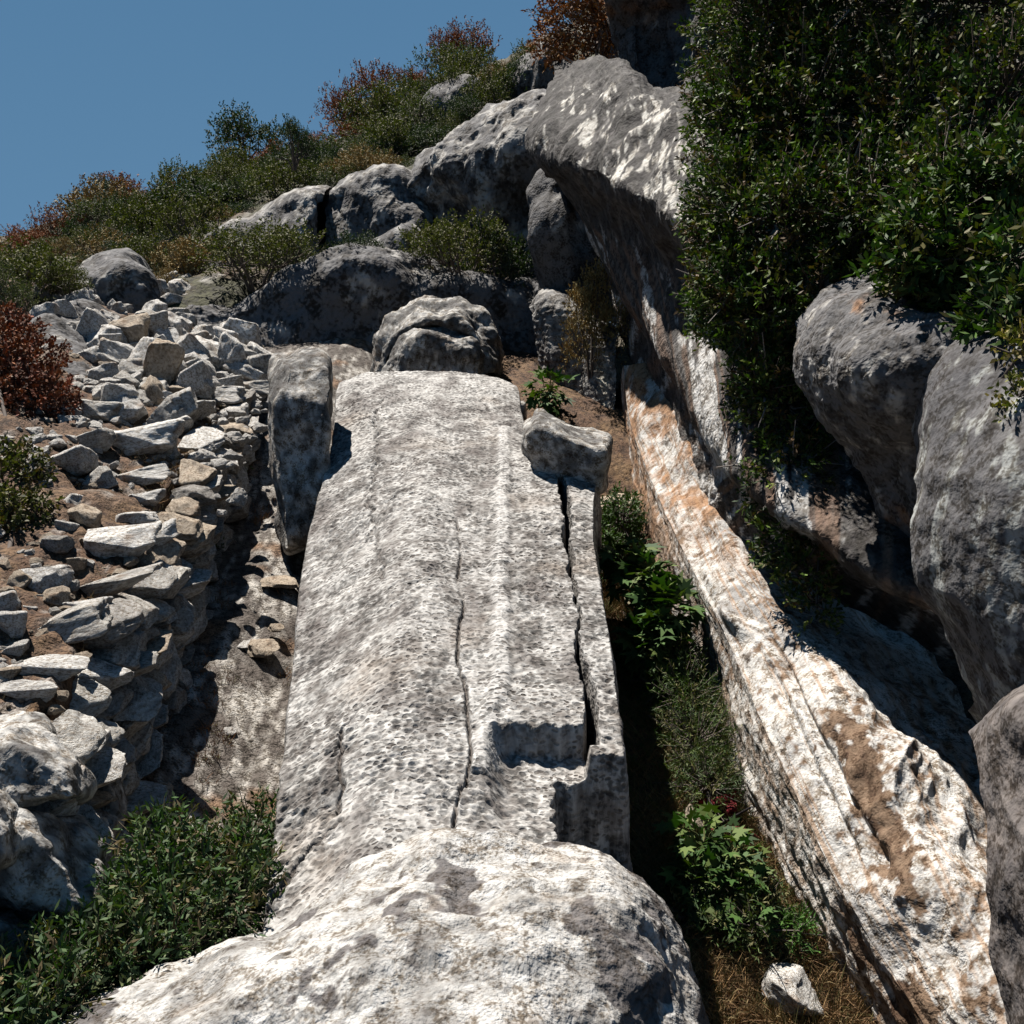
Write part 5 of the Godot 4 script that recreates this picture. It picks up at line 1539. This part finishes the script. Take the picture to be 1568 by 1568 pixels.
	# the big green one bottom left
	var deep := [Color(0.060, 0.105, 0.040), Color(0.045, 0.08, 0.034), Color(0.085, 0.135, 0.05), Color(0.036, 0.062, 0.028), Color(0.11, 0.13, 0.06), Color(0.13, 0.10, 0.05)]
	bush("green_bush", "dense green bush with narrow leaves in front of the wall's near end", "bush", [
		[255, 1405, 4.9, 96, 66, 0.35, 480], [330, 1345, 5.2, 70, 50, 0.3, 330], [385, 1290, 5.5, 44, 36, 0.25, 170], [155, 1475, 4.6, 88, 56, 0.35, 420], [70, 1540, 4.3, 80, 55, 0.4, 380], [250, 1310, 5.3, 50, 36, 0.25, 130], [-10, 1600, 4.1, 110, 80, 0.4, 300], [370, 1380, 4.9, 40, 50, 0.25, 150], [230, 1480, 4.6, 80, 60, 0.3, 240]],
		10, 0.054, 0.015, 0.17, deep, "leaf", 37, AX(200, 1540, -4.6), Color(0.12, 0.10, 0.07), 0.6, 0.9)

func build_trench_plants() -> void:
	var rng := RandomNumberGenerator.new()
	rng.seed = 88
	# broad lobed leaves
	for q in [
		[[[840, 596, 12.9, 34, 34, 0.25, 70]], "young fig plant growing between the statue's shoulder and the pillar", 41, 0.17],
		[[[950, 848, 8.7, 42, 26, 0.25, 60], [985, 885, 8.5, 44, 32, 0.3, 80], [1020, 935, 8.2, 50, 36, 0.3, 110], [1000, 980, 8.1, 42, 40, 0.3, 90]], "leafy fig sapling in the right trench beside the statue", 42, 0.17],
		[[[1080, 1285, 6.3, 60, 36, 0.3, 80], [1125, 1315, 6.2, 60, 40, 0.3, 90], [1070, 1345, 6.1, 50, 40, 0.3, 70], [1135, 1365, 6.0, 50, 40, 0.3, 60]], "broad leaved green plant low in the near right trench", 43, 0.11]]:
		var foot := AX(q[0][0][0], q[0][0][1] + 60, -4.55)
		var t := thing("fig_plant", q[1], "plant", foot)
		var b := Bits.new()
		var tw := Bits.new()
		for e in q[0]:
			var d: float = e[2]
			var c := P(e[0], e[1], d) - foot
			for k in e[6]:
				var o := rdir(rng)
				var p := c + o * Vector3(e[3] * d / F, e[4] * d / F, e[5]) * rng.randf_range(0.4, 1.0)
				var cc: Color = [Color(0.052, 0.105, 0.028), Color(0.070, 0.13, 0.035), Color(0.036, 0.072, 0.022), Color(0.11, 0.15, 0.045)][rng.randi() % 4] * rng.randf_range(0.7, 1.2)
				cc.a = 1.0
				var outd := (o * 0.8 + Vector3(0, -0.1, 0.3) + rdir(rng) * 0.4).normalized()
				lobed(b, p, outd, (Vector3.UP + rdir(rng) * 0.6).normalized(), q[3] * rng.randf_range(0.6, 1.1), cc)
				if k % 3 == 0: tw.tube([c * 0.6, c.lerp(p, 0.6), p], 0.007, 0.003, 4, Color(0.16, 0.17, 0.07))
			tw.tube([Vector3.ZERO, c * 0.5 + rdir(rng) * 0.04, c], 0.014, 0.008, 5, Color(0.17, 0.15, 0.10))
		piece("foliage", b.mesh(), M.leaf, t)
		piece("stems", tw.mesh(), M.twig, t)
	var fine := [Color(0.075, 0.115, 0.040), Color(0.055, 0.085, 0.035), Color(0.10, 0.135, 0.045), Color(0.15, 0.14, 0.06)]
	bush("feathery_herb", "dark feathery herb filling the middle of the right trench", "plant", [[1030, 1010, 8.2, 40, 44, 0.35, 260], [1045, 1070, 7.8, 46, 50, 0.35, 330], [1065, 1140, 7.4, 50, 60, 0.35, 420], [1080, 1200, 7.0, 44, 40, 0.3, 280], [1010, 1040, 8.1, 36, 36, 0.3, 180]], 12, 0.045, 0.006, 0.14, fine, "leaf", 51, AX(1060, 1190, -4.55))
	bush("feathery_herb", "dark bushy herb under the broad leaved plant in the near trench", "plant", [[1110, 1385, 6.2, 60, 40, 0.3, 380], [1150, 1400, 6.0, 50, 40, 0.3, 300], [1060, 1400, 6.1, 44, 40, 0.3, 240]], 12, 0.04, 0.007, 0.12, fine, "leaf", 52, AX(1110, 1430, -4.55))
	bush("fern_tuft", "small bright fern like tuft on dry grass beside the ledge", "plant", [[1215, 1425, 5.9, 30, 16, 0.12, 60]], 10, 0.05, 0.008, 0.10, [Color(0.09, 0.19, 0.04), Color(0.07, 0.15, 0.035)], "leaf", 53, AX(1215, 1440, -4.55))
	bush("creeping_herb", "dark green herb at the far end of the right trench", "plant", [[950, 800, 10.6, 34, 44, 0.3, 260], [925, 850, 9.9, 24, 30, 0.25, 140], [985, 1010, 8.5, 34, 34, 0.3, 160]], 10, 0.05, 0.018, 0.12, [Color(0.045, 0.085, 0.025), Color(0.06, 0.10, 0.03)], "leaf", 54, AX(950, 850, -4.5))
	bush("wall_plant", "slender green plant growing at the foot of the wall's far end", "plant", [[350, 750, 11.6, 34, 44, 0.25, 200], [318, 850, 10.0, 10, 30, 0.15, 40]], 8, 0.045, 0.016, 0.12, [Color(0.07, 0.10, 0.035), Color(0.10, 0.13, 0.05)], "leaf", 55, AX(350, 800, -4.45))
	bush("dead_branch", "bare grey dead twigs poking out under the hanging bush over the ledge", "branch", [[1200, 930, 7.7, 40, 24, 0.3, 30], [1265, 945, 7.5, 40, 26, 0.3, 26]], 1, 0.02, 0.006, 0.10, [Color(0.2, 0.17, 0.14)], "dry_leaf", 56, P(1245, 880, 8.0), Color(0.26, 0.235, 0.21), 0.0)
	# grey limbs seen in the dark of the hanging bush
	for q in [[[[1560, 155, 7.4], [1500, 200, 7.4], [1440, 250, 7.5], [1380, 320, 7.6]], "pale bare limb slanting through the dark of the hanging bush", 0.020], [[[1550, 85, 7.8], [1470, 115, 7.9], [1420, 160, 8.0], [1380, 185, 8.1]], "thin bare limb near the top right corner", 0.012], [[[1232, 330, 8.5], [1235, 375, 8.5], [1240, 400, 8.5], [1236, 430, 8.5]], "short forked white twig hanging in the middle of the bush", 0.009], [[[1300, 760, 7.6], [1275, 830, 7.5], [1262, 900, 7.5], [1250, 940, 7.5]], "grey crooked stem under the hanging bush", 0.022]]:
		var line := pts(q[0])
		var foot: Vector3 = line[0]
		var tw := Bits.new()
		var fine_line := []
		for k in 17: fine_line.append(row_at(line, k / 16.0) - foot + rdir(rng) * 0.012)
		tw.tube(fine_line, q[2], q[2] * 0.35, 6, Color(0.30, 0.27, 0.245))
		for k in 5:
			var a: Vector3 = fine_line[5 + k * 2]
			tw.tube([a, a + rdir(rng) * 0.10, a + rdir(rng) * 0.22], q[2] * 0.35, 0.002, 4, Color(0.28, 0.25, 0.23))
		var o := piece("bare_limb", tw.mesh(), M.twig, null, foot)
		tag(o, q[1], "branch")
	# dark red scrap and the sticks beside it
	var rg := []
	for j in 4:
		var r := []
		for i in 5:
			r.append(P(lerpf(1068, 1128, i / 4.0) + 4.0 * rng.randf_range(-1, 1), lerpf(1262, 1226, j / 3.0) - 14.0 * i / 4.0, 6.85 + 0.06 * rng.randf_range(-1, 1)))
		rg.append(r)
	var rag := piece("red_scrap", sheet(rg, 24, 18, func(p: Vector3, _n, _u, _v): return 0.02 * nf.get_noise_3dv(p * 9.0), func(_p, _n, _u, _v, _d): return Color(0.13, 0.012, 0.018)), M.dry_leaf)
	tag(rag, "crumpled dark red scrap lying among plants in the near right trench", "scrap")
	for q in [[[[1080, 1272, 6.7], [1110, 1258, 6.7], [1150, 1236, 6.7]], Color(0.02, 0.018, 0.016), 0.012, "black straight stick lying below the red scrap"], [[[1078, 1274, 6.6], [1110, 1268, 6.55], [1140, 1270, 6.55], [1162, 1284, 6.6]], Color(0.10, 0.02, 0.018), 0.012, "reddish curved stem below the black stick"]]:
		var line := pts(q[0])
		var foot: Vector3 = line[0]
		var fl := []
		for k in 9: fl.append(row_at(line, k / 8.0) - foot)
		var tw := Bits.new()
		tw.tube(fl, q[2], q[2] * 0.6, 6, q[1])
		var o := piece("stick", tw.mesh(), M.twig, null, foot)
		tag(o, q[3], "stick")

# a palmate leaf of five lobes
func lobed(b: Bits, a: Vector3, d: Vector3, n: Vector3, size: float, c: Color) -> void:
	var s := d.cross(n).normalized()
	var nn := s.cross(d).normalized()
	var k0 := b.pos.size()
	b.pos.append(a + d * size * 0.3)
	var angs := [-150.0, -100.0, -70.0, -48.0, -24.0, 0.0, 24.0, 48.0, 70.0, 100.0, 150.0]
	var lens := [0.30, 0.52, 0.30, 0.66, 0.34, 0.80, 0.34, 0.66, 0.30, 0.52, 0.30]
	for k in 11:
		var r := deg_to_rad(angs[k])
		var l: float = lens[k] * size
		b.pos.append(a + d * size * 0.3 + (d * cos(r) + s * sin(r)) * l - nn * (l * l * 0.9 / size * 0.35))
	for k in 12:
		b.nor.append(nn)
		b.col.append(c)
	for k in 10:
		b.idx.append(k0); b.idx.append(k0 + 1 + k); b.idx.append(k0 + 2 + k)

func tuft(seed_: int, n: int, length: float, width: float, spread: float, pal: Array) -> ArrayMesh:
	var rng := RandomNumberGenerator.new()
	rng.seed = seed_
	var b := Bits.new()
	for k in n:
		var d := (Vector3.UP + rdir(rng) * spread).normalized()
		var s := d.cross(rdir(rng)).normalized()
		var c: Color = pal[rng.randi() % pal.size()] * rng.randf_range(0.7, 1.25)
		c.a = 1.0
		b.blade(Vector3(rng.randf_range(-0.04, 0.04), -0.01, rng.randf_range(-0.04, 0.04)), d, s, length * rng.randf_range(0.5, 1.1), width, Vector3(d.x, -0.4, d.z) * length * rng.randf_range(0.0, 0.6), c)
	return b.mesh()

func scatter(called: String, label: String, mesh: Mesh, spots: Array, rng: RandomNumberGenerator, lo: float, hi: float) -> void:
	var mm := MultiMesh.new()
	mm.transform_format = MultiMesh.TRANSFORM_3D
	mm.mesh = mesh
	mm.instance_count = spots.size()
	for k in spots.size():
		var s := rng.randf_range(lo, hi)
		mm.set_instance_transform(k, Transform3D(Basis(Vector3.UP, rng.randf() * TAU).scaled(Vector3(s, s * rng.randf_range(0.7, 1.2), s)), spots[k]))
	var o := MultiMeshInstance3D.new()
	o.name = numbered(called)
	o.multimesh = mm
	o.material_override = M.grass
	add_child(o)
	o.set_meta("kind", "stuff")
	o.set_meta("label", label)
	o.set_meta("category", "grass")

func build_grass() -> void:
	var rng := RandomNumberGenerator.new()
	rng.seed = 404
	var straw := [Color(0.30, 0.19, 0.09), Color(0.22, 0.13, 0.06), Color(0.36, 0.27, 0.14), Color(0.17, 0.10, 0.05), Color(0.16, 0.15, 0.06)]
	var a := []
	for k in 3600:
		var D := rng.randf_range(3.6, 6.6)
		var x := rng.randf_range(0.75, 1.05 + 0.17 * D * 0.5 + 0.5)
		if rng.randf() < 0.35 and D > 5.6: continue
		a.append(Vector3(x, floor_y(D) + 0.02 + 0.06 * nf.get_noise_3dv(Vector3(x, floor_y(D), -D) * 1.1), -D))
	scatter("dry_grass", "dry straw coloured grass covering the near right trench floor", tuft(1, 12, 0.15, 0.0045, 0.9, straw), a, rng, 0.6, 1.3)
	a = []
	for k in 3600:
		var D := rng.randf_range(5.6, 12.5)
		var x := rng.randf_range(0.6, 1.7)
		a.append(Vector3(x, floor_y(D) + 0.02, -D))
	scatter("trench_grass", "olive and brown grass in the right trench", tuft(2, 11, 0.18, 0.0045, 0.7, [Color(0.09, 0.105, 0.035), Color(0.15, 0.13, 0.05), Color(0.26, 0.17, 0.08), Color(0.30, 0.18, 0.09)]), a, rng, 0.5, 1.3)
	a = []
	for k in 2600:
		var D := rng.randf_range(4.0, 14.5)
		var x := wall_x(D) - 0.3 - 4.0 * pow(rng.randf(), 1.5)
		if nf.get_noise_2d(x * 0.8, D * 0.8) < -0.1: continue
		a.append(Vector3(x, slope_y(x, D) + 0.0, -D))
	scatter("slope_grass", "dead brown grass among the stones above the wall", tuft(3, 9, 0.10, 0.004, 1.0, straw), a, rng, 0.5, 1.2)
	a = []
	for k in 700:
		var D := rng.randf_range(6.0, 12.5)
		var x := rng.randf_range(-2.6, -1.55) if rng.randf() < 0.5 else wall_x(D) + rng.randf_range(0.1, 0.4)
		if nf.get_noise_2d(x * 1.5 + 7.0, D * 0.7) < 0.08: continue
		a.append(Vector3(x, floor_y(D) + 0.22 * sm(-1.55, -2.3, x), -D))
	scatter("left_trench_grass", "rusty dry grass in cracks of the left trench floor", tuft(4, 10, 0.10, 0.004, 0.8, [Color(0.26, 0.13, 0.06), Color(0.18, 0.09, 0.04), Color(0.10, 0.10, 0.04)]), a, rng, 0.5, 1.2)
